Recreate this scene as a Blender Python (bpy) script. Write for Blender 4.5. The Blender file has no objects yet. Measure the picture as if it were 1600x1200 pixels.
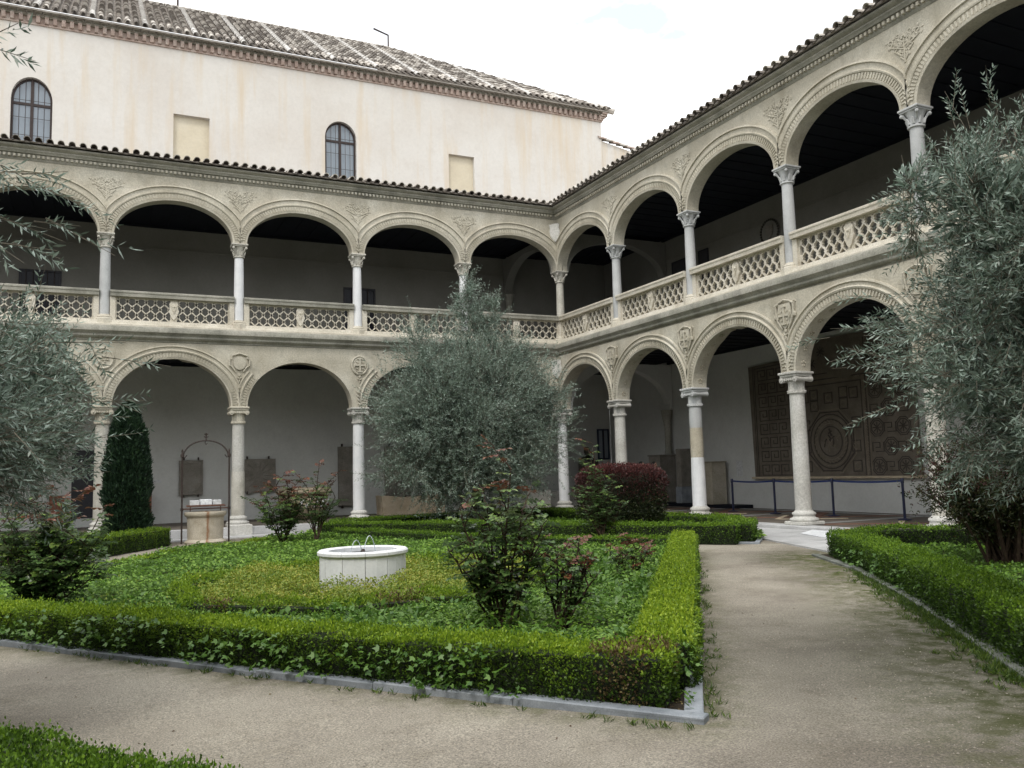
import bpy, bmesh, math, random
import numpy as np
from mathutils import Matrix, Vector
PI = math.pi
rnd = random.Random(7)
rng = np.random.default_rng(7)
S = bpy.context.scene
COL = S.collection

# ------------------------------------------------------------------ camera
CAM = np.array([-15.517, -28.340, 1.502])
cr = Vector((0.90372448, -0.42725109, -0.02717657))
cu = Vector((-0.01842017, -0.10222635, 0.9945906))
cf = Vector((0.42771808, 0.89833528, 0.10025449))
cam = bpy.data.cameras.new('camera')
cam.sensor_width = 36.0
cam.lens = 36.0 * 1350.09 / 1600.0
cam.clip_start = 0.05
cam.clip_end = 2000
camo = bpy.data.objects.new('camera', cam)
COL.objects.link(camo)
M = Matrix(((cr.x, cu.x, -cf.x, CAM[0]), (cr.y, cu.y, -cf.y, CAM[1]), (cr.z, cu.z, -cf.z, CAM[2]), (0, 0, 0, 1)))
camo.matrix_world = M
S.camera = camo

# ------------------------------------------------------------------ world and sun
SUN_EL, SUN_AZ = math.radians(52), math.radians(222)      # azimuth clockwise from +Y
W = bpy.data.worlds.new('World')
S.world = W
W.use_nodes = True
nt = W.node_tree
nt.nodes.clear()
out = nt.nodes.new('ShaderNodeOutputWorld')
bg = nt.nodes.new('ShaderNodeBackground')
sky = nt.nodes.new('ShaderNodeTexSky')
sky.sky_type = 'NISHITA'
sky.sun_disc = False
sky.sun_elevation = SUN_EL
sky.sun_rotation = SUN_AZ
tc = nt.nodes.new('ShaderNodeTexCoord')
mp = nt.nodes.new('ShaderNodeMapping')
mp.inputs['Scale'].default_value = (1, 1, 2.2)
mp.inputs['Location'].default_value = (0.35, 0.2, 0.6)
nz = nt.nodes.new('ShaderNodeTexNoise')
nz.inputs['Scale'].default_value = 3.2
nz.inputs['Detail'].default_value = 8
nz.inputs['Roughness'].default_value = 0.55
rp = nt.nodes.new('ShaderNodeValToRGB')
rp.color_ramp.elements[0].position = 0.27
rp.color_ramp.elements[0].color = (.62, .62, .62, 1)
rp.color_ramp.elements[1].position = 0.37
rp.color_ramp.elements[1].color = (1, 1, 1, 1)
mx = nt.nodes.new('ShaderNodeMix')
mx.data_type = 'RGBA'
mx.inputs['B'].default_value = (11.6, 11.8, 12.0, 1)
nt.links.new(tc.outputs['Generated'], mp.inputs['Vector'])
nt.links.new(mp.outputs['Vector'], nz.inputs['Vector'])
nt.links.new(nz.outputs['Fac'], rp.inputs['Fac'])
vd = nt.nodes.new('ShaderNodeVectorMath'); vd.operation = 'SUBTRACT'
vd.inputs[1].default_value = (0.512, 0.716, 0.474)
nt.links.new(tc.outputs['Generated'], vd.inputs[0])
vs = nt.nodes.new('ShaderNodeVectorMath'); vs.operation = 'MULTIPLY'
vs.inputs[1].default_value = (1.0, 1.0, 2.6)
nt.links.new(vd.outputs[0], vs.inputs[0])
vl = nt.nodes.new('ShaderNodeVectorMath'); vl.operation = 'LENGTH'
nt.links.new(vs.outputs[0], vl.inputs[0])
nz2 = nt.nodes.new('ShaderNodeTexNoise'); nz2.inputs['Scale'].default_value = 22; nz2.inputs['Detail'].default_value = 5
nt.links.new(mp.outputs['Vector'], nz2.inputs['Vector'])
va = nt.nodes.new('ShaderNodeMath'); va.operation = 'MULTIPLY_ADD'
nt.links.new(nz2.outputs['Fac'], va.inputs[0]); va.inputs[1].default_value = .30
nt.links.new(vl.outputs['Value'], va.inputs[2])
rp2 = nt.nodes.new('ShaderNodeValToRGB')
rp2.color_ramp.elements[0].position = .17; rp2.color_ramp.elements[0].color = (.45, .45, .45, 1)
rp2.color_ramp.elements[1].position = .25
nt.links.new(va.outputs[0], rp2.inputs['Fac'])
mn = nt.nodes.new('ShaderNodeMath'); mn.operation = 'MINIMUM'
nt.links.new(rp.outputs['Color'], mn.inputs[0]); nt.links.new(rp2.outputs['Color'], mn.inputs[1])
nt.links.new(mn.outputs[0], mx.inputs['Factor'])
nt.links.new(sky.outputs['Color'], mx.inputs['A'])
nt.links.new(mx.outputs['Result'], bg.inputs['Color'])
bg.inputs['Strength'].default_value = 0.1
nt.links.new(bg.outputs['Background'], out.inputs['Surface'])

sl = bpy.data.lights.new('sun', 'SUN')
sl.energy = 1.0
sl.angle = math.radians(14)
sl.color = (1.0, 0.95, 0.87)
so = bpy.data.objects.new('sun', sl)
COL.objects.link(so)
sd = Vector((math.sin(SUN_AZ) * math.cos(SUN_EL), math.cos(SUN_AZ) * math.cos(SUN_EL), math.sin(SUN_EL)))
so.rotation_euler = sd.to_track_quat('Z', 'Y').to_euler()
S.view_settings.view_transform = 'Standard'
S.view_settings.look = 'None'
S.view_settings.exposure = 0.66
S.view_settings.gamma = 1.0
S.view_settings.use_curve_mapping = False
S.cycles.max_bounces = 8
S.cycles.diffuse_bounces = 4
S.cycles.transmission_bounces = 4
S.cycles.transparent_max_bounces = 6

# ------------------------------------------------------------------ materials
MATS = {}
def nodemat(name):
    m = bpy.data.materials.new(name)
    m.use_nodes = True
    n = m.node_tree
    b = n.nodes['Principled BSDF']
    MATS[name] = m
    return m, n, b

def N(n, t, **kw):
    x = n.nodes.new(t)
    for k, v in kw.items():
        if hasattr(x, k):
            setattr(x, k, v)
        else:
            x.inputs[k].default_value = v
    return x

def ramp(n, pts):
    r = n.nodes.new('ShaderNodeValToRGB')
    e = r.color_ramp.elements
    e[0].position, e[0].color = pts[0][0], (*pts[0][1], 1)
    e[1].position, e[1].color = pts[-1][0], (*pts[-1][1], 1)
    for p, c in pts[1:-1]:
        q = e.new(p); q.color = (*c, 1)
    return r

def mixc(n, a, b, fac, mode='MIX'):
    x = n.nodes.new('ShaderNodeMix')
    x.data_type = 'RGBA'
    x.blend_type = mode
    for sock, v in (('A', a), ('B', b), ('Factor', fac)):
        if hasattr(v, 'links') or hasattr(v, 'is_linked'):
            n.links.new(v, x.inputs[sock])
        elif isinstance(v, (int, float)):
            x.inputs[sock].default_value = v
        else:
            x.inputs[sock].default_value = (*v, 1)
    return x.outputs['Result']

def stone(name, c0, c1, c2, scale=1.2, fine=18, bump=0.25, rough=0.85, streak=0.0, streakcol=(0.3, 0.24, 0.15), objrand=0.0, fa=1.0, stain=0.0, staincol=(0.1, 0.1, 0.085)):
    m, n, b = nodemat(name)
    g = N(n, 'ShaderNodeNewGeometry')
    big = N(n, 'ShaderNodeTexNoise', Scale=scale, Detail=6.0, Roughness=0.62)
    n.links.new(g.outputs['Position'], big.inputs['Vector'])
    r = ramp(n, [(0.32, c0), (0.5, c1), (0.68, c2)])
    n.links.new(big.outputs['Fac'], r.inputs['Fac'])
    fi = N(n, 'ShaderNodeTexNoise', Scale=fine, Detail=8.0, Roughness=0.7)
    n.links.new(g.outputs['Position'], fi.inputs['Vector'])
    fr = ramp(n, [(0.3, (1 - .28 * fa,) * 3), (0.62, (1 + .1 * fa,) * 3)])
    n.links.new(fi.outputs['Fac'], fr.inputs['Fac'])
    col = mixc(n, r.outputs['Color'], fr.outputs['Color'], 1.0, 'MULTIPLY')
    if streak:
        mpn = N(n, 'ShaderNodeMapping', Scale=(1.6, 1.6, 0.12))
        n.links.new(g.outputs['Position'], mpn.inputs['Vector'])
        s1 = N(n, 'ShaderNodeTexNoise', Scale=1.3, Detail=7.0, Roughness=0.62)
        n.links.new(mpn.outputs['Vector'], s1.inputs['Vector'])
        sr = ramp(n, [(0.5, (0, 0, 0)), (0.72, (streak,) * 3)])
        n.links.new(s1.outputs['Fac'], sr.inputs['Fac'])
        col = mixc(n, col, streakcol, sr.outputs['Color'])
    if stain:
        s2 = N(n, 'ShaderNodeTexNoise', Scale=2.7, Detail=9.0, Roughness=0.7)
        n.links.new(g.outputs['Position'], s2.inputs['Vector'])
        s2r = ramp(n, [(0.52, (0, 0, 0)), (0.7, (stain,) * 3)])
        n.links.new(s2.outputs['Fac'], s2r.inputs['Fac'])
        col = mixc(n, col, staincol, s2r.outputs['Color'])
    if objrand:
        oi = N(n, 'ShaderNodeObjectInfo')
        orr = ramp(n, [(0, (1 - objrand,) * 3), (1, (1 + objrand * .6,) * 3)])
        n.links.new(oi.outputs['Random'], orr.inputs['Fac'])
        col = mixc(n, col, orr.outputs['Color'], 1.0, 'MULTIPLY')
    n.links.new(col, b.inputs['Base Color'])
    b.inputs['Roughness'].default_value = rough
    b.inputs['Specular IOR Level'].default_value = 0.25
    if bump:
        bp = N(n, 'ShaderNodeBump', Strength=bump, Distance=0.03)
        n.links.new(fi.outputs['Fac'], bp.inputs['Height'])
        n.links.new(bp.outputs['Normal'], b.inputs['Normal'])
    return m

stone('carved_stone', (.42, .385, .305), (.51, .475, .39), (.585, .555, .47), 0.9, 26, .35, streak=.5, streakcol=(.30, .27, .20), stain=.45, staincol=(.24, .23, .19))
stone('weathered_stone', (.25, .245, .21), (.35, .34, .29), (.44, .42, .37), 1.2, 24, .4, streak=.5, streakcol=(.10, .10, .085))
stone('warm_stone', (.36, .32, .25), (.46, .42, .33), (.54, .50, .42), 1.6, 30, .4, stain=.35, staincol=(.3, .25, .18))
stone('balustrade_stone', (.50, .46, .38), (.60, .56, .47), (.68, .64, .56), 1.4, 30, .3, stain=.4, staincol=(.33, .27, .2))
stone('grey_marble', (.40, .41, .41), (.50, .51, .51), (.58, .59, .59), 1.1, 34, .12, fa=.5, rough=.6, objrand=.12, streak=.35, streakcol=(.36, .36, .35))
stone('white_marble', (.66, .67, .68), (.74, .75, .76), (.80, .80, .80), 2.2, 30, .1, fa=.3, rough=.55, objrand=.05, streak=.3, streakcol=(.42, .43, .44))
stone('column_stone', (.42, .40, .35), (.54, .52, .46), (.62, .60, .55), 1.8, 30, .25, objrand=.12, stain=.5, staincol=(.32, .29, .24))
stone('pale_stone', (.46, .445, .41), (.55, .54, .50), (.62, .61, .58), 1.5, 24, .2, objrand=.1, stain=.3, staincol=(.4, .4, .37))
stone('church_plaster', (.56, .525, .48), (.60, .575, .535), (.625, .605, .57), .35, 9, .06, fa=.2, rough=.9, streak=.85, streakcol=(.56, .47, .35), stain=.30, staincol=(.50, .455, .40))
stone('niche_plaster', (.53, .47, .36), (.58, .52, .40), (.61, .555, .44), .8, 12, .05, fa=.25)
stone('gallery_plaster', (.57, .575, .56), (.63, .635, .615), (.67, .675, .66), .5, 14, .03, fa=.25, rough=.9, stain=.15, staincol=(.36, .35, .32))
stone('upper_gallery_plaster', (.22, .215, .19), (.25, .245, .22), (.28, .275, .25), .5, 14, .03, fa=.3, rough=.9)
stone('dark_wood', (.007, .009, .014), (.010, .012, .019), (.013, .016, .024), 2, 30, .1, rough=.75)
stone('terracotta', (.15, .135, .12), (.225, .195, .17), (.33, .30, .265), 3.0, 30, .4, objrand=.3, stain=.6, staincol=(.12, .12, .105))
stone('pale_tile', (.42, .38, .33), (.52, .48, .43), (.60, .57, .52), 3.0, 30, .4, objrand=.25, stain=.45, staincol=(.2, .19, .17))
stone('mortar', (.50, .48, .45), (.60, .58, .55), (.68, .66, .63), 3.0, 30, .4, stain=.3, staincol=(.35, .33, .3))
stone('pink_brick', (.34, .25, .21), (.42, .33, .285), (.50, .43, .38), 5.0, 40, .3, objrand=.2)
stone('tan_stone', (.44, .36, .25), (.54, .45, .33), (.62, .54, .41), 2.4, 40, .5, stain=.3, staincol=(.25, .2, .14))
stone('slab_stone', (.20, .185, .16), (.26, .24, .21), (.32, .30, .265), 3, 30, .7)
stone('mosaic_ground', (.145, .125, .10), (.185, .16, .13), (.23, .20, .165), 2.2, 60, .4)
stone('mosaic_dark', (.06, .052, .045), (.08, .07, .06), (.105, .092, .08), 4, 60, .4)
stone('mosaic_light', (.19, .16, .12), (.23, .195, .15), (.28, .24, .19), 4, 60, .4)
stone('brick_red', (.36, .12, .06), (.45, .17, .09), (.52, .22, .12), 9, 60, .3)
stone('floor_dark', (.10, .085, .07), (.14, .12, .10), (.19, .165, .135), 1.4, 40, .4, rough=.7)
stone('floor_red', (.16, .085, .06), (.21, .115, .085), (.26, .16, .12), 2, 50, .4)
stone('floor_grey', (.26, .265, .265), (.32, .325, .325), (.38, .385, .385), 2, 40, .3, rough=.6)
stone('paving_slab', (.40, .40, .40), (.50, .50, .50), (.58, .58, .58), 1.4, 50, .25, rough=.7, objrand=.12, stain=.3, staincol=(.28, .28, .27))
stone('granite_kerb', (.21, .232, .258), (.285, .31, .34), (.36, .385, .42), 4, 120, .2, rough=.55, objrand=.15, stain=.2, staincol=(.13, .14, .13))
stone('mossy_kerb', (.10, .11, .09), (.18, .19, .17), (.27, .28, .26), 3, 90, .5, stain=.7, staincol=(.06, .075, .03))
stone('soil', (.035, .028, .02), (.055, .043, .03), (.085, .068, .05), 6, 60, .9)
stone('bark', (.07, .06, .05), (.12, .105, .09), (.19, .17, .15), 8, 60, .8)
stone('cane_bark', (.035, .022, .016), (.055, .035, .025), (.085, .06, .04), 8, 60, .5)
stone('twig_bark', (.16, .15, .12), (.22, .20, .16), (.28, .27, .22), 8, 60, .3)
stone('pebble', (.20, .175, .14), (.28, .25, .205), (.40, .365, .31), 30, 90, .2, objrand=0)

def plain(name, col, rough=.5, metal=0., spec=.5):
    m, n, b = nodemat(name)
    g = N(n, 'ShaderNodeNewGeometry')
    t = N(n, 'ShaderNodeTexNoise', Scale=14.0, Detail=5.0, Roughness=0.6)
    n.links.new(g.outputs['Position'], t.inputs['Vector'])
    r = ramp(n, [(.3, tuple(c * .75 for c in col)), (.7, tuple(min(1, c * 1.2) for c in col))])
    n.links.new(t.outputs['Fac'], r.inputs['Fac'])
    n.links.new(r.outputs['Color'], b.inputs['Base Color'])
    b.inputs['Roughness'].default_value = rough
    b.inputs['Metallic'].default_value = metal
    b.inputs['Specular IOR Level'].default_value = spec
    return m
plain('iron', (.05, .035, .03), .65, .3)
plain('rust', (.12, .05, .03), .8)
plain('navy_metal', (.015, .02, .06), .35)
plain('navy_belt', (.01, .03, .14), .6)
plain('window_frame', (.035, .022, .02), .6)
plain('dark_frame', (.02, .02, .028), .5)
plain('blue_frame', (.02, .03, .07), .5)
plain('white_box', (.62, .63, .64), .5)
plain('white_sheet', (.80, .82, .86), .5)
plain('black_cloth', (.02, .02, .02), .9)
plain('skin', (.45, .28, .2), .6)
plain('bronze', (.045, .04, .032), .5)
plain('painting', (.05, .05, .055), .5)
plain('orange_cone', (.22, .085, .05), .7)

def glass(name, col, rough=.08):
    m, n, b = nodemat(name)
    b.inputs['Base Color'].default_value = (*col, 1)
    b.inputs['Roughness'].default_value = rough
    b.inputs['Specular IOR Level'].default_value = .8 if name != 'dark_glass' else .1
    g = N(n, 'ShaderNodeNewGeometry')
    t = N(n, 'ShaderNodeTexNoise', Scale=2.5, Detail=2.0)
    n.links.new(g.outputs['Position'], t.inputs['Vector'])
    bp = N(n, 'ShaderNodeBump', Strength=.08, Distance=.05)
    n.links.new(t.outputs['Fac'], bp.inputs['Height'])
    n.links.new(bp.outputs['Normal'], b.inputs['Normal'])
glass('window_glass', (.20, .24, .28), .2)
glass('dark_glass', (.02, .022, .03))
glass('bright_glass', (.30, .34, .40), .3)
m, n, b = nodemat('water')
b.inputs['Base Color'].default_value = (.05, .08, .11, 1)
b.inputs['Roughness'].default_value = .05
t = N(n, 'ShaderNodeTexNoise', Scale=9.0, Detail=3.0)
bp = N(n, 'ShaderNodeBump', Strength=.5, Distance=.03)
n.links.new(t.outputs['Fac'], bp.inputs['Height'])
n.links.new(bp.outputs['Normal'], b.inputs['Normal'])
m, n, b = nodemat('water_jet')
b.inputs['Base Color'].default_value = (.85, .9, .95, 1)
b.inputs['Roughness'].default_value = .1
b.inputs['Transmission Weight'].default_value = .6
b.inputs['IOR'].default_value = 1.33

# well stone with a rust streak down the front
m = stone('well_stone', (.40, .35, .27), (.50, .45, .36), (.58, .53, .44), 3, 40, .5, stain=.4, staincol=(.3, .26, .2))
n = m.node_tree
b = n.nodes['Principled BSDF']
src = b.inputs['Base Color'].links[0].from_socket
tcw = N(n, 'ShaderNodeTexCoord')
sx = N(n, 'ShaderNodeSeparateXYZ')
n.links.new(tcw.outputs['Object'], sx.inputs[0])
nzw = N(n, 'ShaderNodeTexNoise', Scale=6.0, Detail=5.0)
n.links.new(tcw.outputs['Object'], nzw.inputs['Vector'])
ad = N(n, 'ShaderNodeMath', operation='MULTIPLY_ADD')
n.links.new(nzw.outputs['Fac'], ad.inputs[0]); ad.inputs[1].default_value = .14
n.links.new(sx.outputs['X'], ad.inputs[2])
rw = ramp(n, [(0, (0, 0, 0)), (.05, (.0, .0, .0)), (.10, (.95, .95, .95)), (.17, (0, 0, 0)), (1, (0, 0, 0))])
n.links.new(ad.outputs[0], rw.inputs['Fac'])
n.links.new(mixc(n, src, (.26, .12, .05), rw.outputs['Color']), b.inputs['Base Color'])

# gravel path
m, n, b = nodemat('gravel')
g = N(n, 'ShaderNodeNewGeometry')
t1 = N(n, 'ShaderNodeTexNoise', Scale=.45, Detail=7.0, Roughness=.6)
t2 = N(n, 'ShaderNodeTexNoise', Scale=75.0, Detail=5.0, Roughness=.8)
t3 = N(n, 'ShaderNodeTexVoronoi', Scale=60.0)
t4 = N(n, 'ShaderNodeTexNoise', Scale=1.7, Detail=11.0, Roughness=.78)
for t in (t1, t2, t3, t4):
    n.links.new(g.outputs['Position'], t.inputs['Vector'])
r1 = ramp(n, [(.34, (.20, .178, .147)), (.46, (.29, .262, .218)), (.6, (.355, .325, .27))])
n.links.new(t1.outputs['Fac'], r1.inputs['Fac'])
r2 = ramp(n, [(.30, (.30, .30, .30)), (.5, (.92, .92, .92)), (.68, (1.75, 1.7, 1.62))])
n.links.new(t2.outputs['Fac'], r2.inputs['Fac'])
c1 = mixc(n, r1.outputs['Color'], r2.outputs['Color'], 1.0, 'MULTIPLY')
r4 = ramp(n, [(.5, (0, 0, 0)), (.72, (.55, .55, .55))])
n.links.new(t4.outputs['Fac'], r4.inputs['Fac'])
c2 = mixc(n, c1, (.15, .13, .095), r4.outputs['Color'])
at = N(n, 'ShaderNodeAttribute', attribute_name='moss')
mm = N(n, 'ShaderNodeMath', operation='MULTIPLY')
t5 = N(n, 'ShaderNodeTexNoise', Scale=5.0, Detail=9.0, Roughness=.72)
n.links.new(g.outputs['Position'], t5.inputs['Vector'])
r5 = ramp(n, [(.38, (0, 0, 0)), (.58, (1, 1, 1))])
n.links.new(t5.outputs['Fac'], r5.inputs['Fac'])
n.links.new(at.outputs['Fac'], mm.inputs[0])
n.links.new(r5.outputs['Color'], mm.inputs[1])
c3 = mixc(n, c2, (.075, .085, .025), mm.outputs[0])
at2 = N(n, 'ShaderNodeAttribute', attribute_name='dark_patch')
c4 = mixc(n, c3, mixc(n, c3, (.42, .44, .43), 1.0, 'MULTIPLY'), at2.outputs['Fac'])  # gravel colour multiplied darker inside the masked patches
n.links.new(c4, b.inputs['Base Color'])
b.inputs['Roughness'].default_value = .95
b.inputs['Specular IOR Level'].default_value = .15
bp = N(n, 'ShaderNodeBump', Strength=.7, Distance=.012)
n.links.new(t2.outputs['Fac'], bp.inputs['Height'])
n.links.new(bp.outputs['Normal'], b.inputs['Normal'])

def leafmat(name, cols, back=None, rough=.5, trans=.25, spec=.4):
    """cols: ramp over the per-leaf attribute tint; back: colour of the underside"""
    m, n, b = nodemat(name)
    at = N(n, 'ShaderNodeAttribute', attribute_name='tint')
    k = len(cols) - 1
    r = ramp(n, [(i / k, c) for i, c in enumerate(cols)])
    n.links.new(at.outputs['Fac'], r.inputs['Fac'])
    c = r.outputs['Color']
    if back:
        g = N(n, 'ShaderNodeNewGeometry')
        c = mixc(n, c, back, g.outputs['Backfacing'])
    n.links.new(c, b.inputs['Base Color'])
    b.inputs['Roughness'].default_value = rough
    b.inputs['Specular IOR Level'].default_value = spec
    tr = N(n, 'ShaderNodeBsdfTranslucent')
    n.links.new(c, tr.inputs['Color'])
    ms = N(n, 'ShaderNodeMixShader', Fac=trans)
    n.links.new(b.outputs[0], ms.inputs[1])
    n.links.new(tr.outputs[0], ms.inputs[2])
    n.links.new(ms.outputs[0], n.nodes['Material Output'].inputs['Surface'])
leafmat('olive_leaf', [(.045, .075, .052), (.085, .13, .095), (.14, .19, .145), (.23, .28, .23)], (.28, .36, .30), .38, .2, .6)
leafmat('box_leaf', [(.016, .034, .006), (.05, .105, .012), (.14, .26, .02), (.27, .42, .035)], None, .5, .3)
leafmat('box_leaf_bright', [(.022, .045, .008), (.06, .125, .012), (.20, .32, .02), (.36, .48, .035)], None, .5, .3)
leafmat('brown_box_leaf', [(.05, .03, .015), (.12, .07, .035), (.16, .13, .04), (.28, .22, .1)], None, .6, .2)
leafmat('cover_leaf', [(.04, .095, .012), (.095, .205, .02), (.18, .32, .035), (.31, .46, .08)], (.14, .24, .06), .45, .3)
leafmat('yellow_cover_leaf', [(.08, .15, .018), (.17, .26, .03), (.32, .35, .05), (.46, .40, .10)], None, .5, .3)
leafmat('grass_leaf', [(.03, .06, .012), (.05, .10, .015), (.09, .15, .02), (.14, .2, .03)], None, .5, .3)
leafmat('ivy_leaf', [(.03, .085, .014), (.06, .14, .02), (.10, .20, .03), (.16, .28, .06)], None, .4, .25)
leafmat('cypress_leaf', [(.006, .018, .010), (.014, .036, .018), (.026, .06, .028), (.05, .10, .04)], None, .6, .1)
leafmat('barberry_leaf', [(.02, .008, .008), (.05, .018, .018), (.09, .03, .028), (.17, .06, .055)], None, .5, .25)
leafmat('bronze_leaf', [(.016, .026, .010), (.03, .045, .015), (.055, .06, .02), (.10, .07, .035)], None, .5, .25)
leafmat('rose_leaf', [(.025, .055, .014), (.045, .095, .024), (.075, .14, .036), (.13, .21, .06)], (.13, .19, .10), .35, .25, .5)
leafmat('rose_leaf_bright', [(.06, .12, .02), (.10, .19, .03), (.15, .24, .05), (.24, .30, .08)], (.16, .2, .1), .4, .3, .5)
leafmat('rose_leaf_red', [(.06, .014, .010), (.12, .026, .018), (.17, .055, .025), (.22, .12, .05)], (.15, .06, .04), .35, .3, .5)

# ------------------------------------------------------------------ object helpers
def tag(o, label=None, cat=None, group=None, kind=None):
    if label: o['label'] = label
    if cat: o['category'] = cat
    if group: o['group'] = group
    if kind: o['kind'] = kind
    return o

def empty(name, loc=(0, 0, 0), rz=0, **k):
    o = bpy.data.objects.new(name, None)
    o.empty_display_size = .3
    COL.objects.link(o)
    o.location = loc
    o.rotation_euler = (0, 0, rz)
    return tag(o, **k)

def link(name, me, parent=None, loc=(0, 0, 0), rot=(0, 0, 0), scale=(1, 1, 1)):
    o = bpy.data.objects.new(name, me)
    COL.objects.link(o)
    o.parent = parent
    o.location = loc; o.rotation_euler = rot; o.scale = scale
    return o

class MB:
    """collects shapes; build() links them as one mesh object"""
    def __init__(s): s.v = []; s.f = []
    def add(s, vs, fs):
        k = len(s.v); s.v += [tuple(map(float, p)) for p in vs]; s.f += [tuple(i + k for i in f) for f in fs]; return s
    def box(s, x0, x1, y0, y1, z0, z1):
        return s.add([(x0, y0, z0), (x1, y0, z0), (x1, y1, z0), (x0, y1, z0), (x0, y0, z1), (x1, y0, z1), (x1, y1, z1), (x0, y1, z1)],
                     [(0, 3, 2, 1), (4, 5, 6, 7), (0, 1, 5, 4), (1, 2, 6, 5), (2, 3, 7, 6), (3, 0, 4, 7)])
    def bbox(s, x0, x1, y0, y1, z0, z1, c=.01):
        xs = (x0 + c, x1 - c); ys = (y0 + c, y1 - c)
        def ring(a, b, cc, d, z): return [(a, b, z), (cc, b, z), (cc, d, z), (a, d, z)]
        v = ring(x0 + c, y0 + c, x1 - c, y1 - c, z0) + ring(x0, y0, x1, y1, z0 + c) + ring(x0, y0, x1, y1, z1 - c) + ring(x0 + c, y0 + c, x1 - c, y1 - c, z1)
        f = [(3, 2, 1, 0), (12, 13, 14, 15)]
        for k in range(3):
            for i in range(4):
                j = (i + 1) % 4
                f.append((k * 4 + i, k * 4 + j, k * 4 + 4 + j, k * 4 + 4 + i))
        return s.add(v, f)
    def lathe(s, prof, n=20, c=(0, 0), cap=True, flute=None, sx=1, sy=1):
        v = []; f = []
        for r, z in prof:
            for i in range(n):
                a = 2 * PI * i / n
                rr = r * (1 + (flute if (flute and i % 2) else 0))
                v.append((c[0] + rr * math.cos(a) * sx, c[1] + rr * math.sin(a) * sy, z))
        for k in range(len(prof) - 1):
            for i in range(n):
                j = (i + 1) % n
                f.append((k * n + i, k * n + j, (k + 1) * n + j, (k + 1) * n + i))
        if cap:
            f.append(tuple(range(n))[::-1]); f.append(tuple((len(prof) - 1) * n + i for i in range(n)))
        return s.add(v, f)
    def tube(s, pts, r, n=6, cap=True, flat=None):
        P = [Vector(p) for p in pts]
        rs = r if hasattr(r, '__len__') else [r] * len(P)
        v = []; f = []
        up = Vector((0, 0, 1)) if flat is None else Vector(flat)
        for i, p in enumerate(P):
            d = (P[min(i + 1, len(P) - 1)] - P[max(i - 1, 0)])
            if d.length < 1e-9: d = Vector((0, 0, 1))
            d.normalize()
            a = d.cross(up) if i == 0 else prev - d * prev.dot(d)
            if a.length < 1e-3: a = d.cross(Vector((1, .2, 0)))
            a.normalize(); prev = a.copy(); b2 = a.cross(d)
            for k in range(n):
                t = 2 * PI * k / n
                q = p + a * (math.cos(t) * rs[i]) + b2 * (math.sin(t) * rs[i])
                v.append(q[:])
        for i in range(len(P) - 1):
            for k in range(n):
                j = (k + 1) % n
                f.append((i * n + k, i * n + j, (i + 1) * n + j, (i + 1) * n + k))
        if cap:
            f.append(tuple(range(n))[::-1]); f.append(tuple((len(P) - 1) * n + k for k in range(n)))
        return s.add(v, f)
    def ell(s, c, r, nu=8, nv=5):
        v = [(c[0], c[1], c[2] - r[2])]
        for j in range(1, nv):
            ph = -PI / 2 + PI * j / nv
            for i in range(nu):
                a = 2 * PI * i / nu
                v.append((c[0] + r[0] * math.cos(ph) * math.cos(a), c[1] + r[1] * math.cos(ph) * math.sin(a), c[2] + r[2] * math.sin(ph)))
        v.append((c[0], c[1], c[2] + r[2]))
        f = [(0, 1 + (i + 1) % nu, 1 + i) for i in range(nu)]
        for j in range(nv - 2):
            for i in range(nu):
                a = 1 + j * nu + i; b2 = 1 + j * nu + (i + 1) % nu
                f.append((a, b2, b2 + nu, a + nu))
        t = len(v) - 1; k = 1 + (nv - 2) * nu
        f += [(k + i, k + (i + 1) % nu, t) for i in range(nu)]
        return s.add(v, f)
    def prism(s, poly, y0, y1):
        """polygon in XZ extruded along Y"""
        n = len(poly)
        v = [(x, y0, z) for x, z in poly] + [(x, y1, z) for x, z in poly]
        f = [tuple(range(n)), tuple(range(n, 2 * n))[::-1]] + [(i, i + n, (i + 1) % n + n, (i + 1) % n) for i in range(n)]
        return s.add(v, f)
    def zprism(s, poly, z0, z1):
        n = len(poly)
        v = [(x, y, z0) for x, y in poly] + [(x, y, z1) for x, y in poly]
        f = [tuple(range(n))[::-1], tuple(range(n, 2 * n))] + [(i, (i + 1) % n, (i + 1) % n + n, i + n) for i in range(n)]
        return s.add(v, f)
    def mesh(s, name, mat, smooth=False, recalc=True):
        me = bpy.data.meshes.new(name)
        me.from_pydata(s.v, [], s.f)
        me.materials.append(MATS[mat])
        if recalc:
            bm = bmesh.new(); bm.from_mesh(me)
            bmesh.ops.recalc_face_normals(bm, faces=bm.faces)
            bm.to_mesh(me); bm.free()
        if smooth:
            me.polygons.foreach_set('use_smooth', [True] * len(me.polygons))
            me.set_sharp_from_angle(angle=math.radians(38))
        me.update()
        return me
    def build(s, name, mat, parent=None, smooth=False, loc=(0, 0, 0), rot=(0, 0, 0)):
        return link(name, s.mesh(name, mat, smooth), parent, loc, rot)

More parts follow.
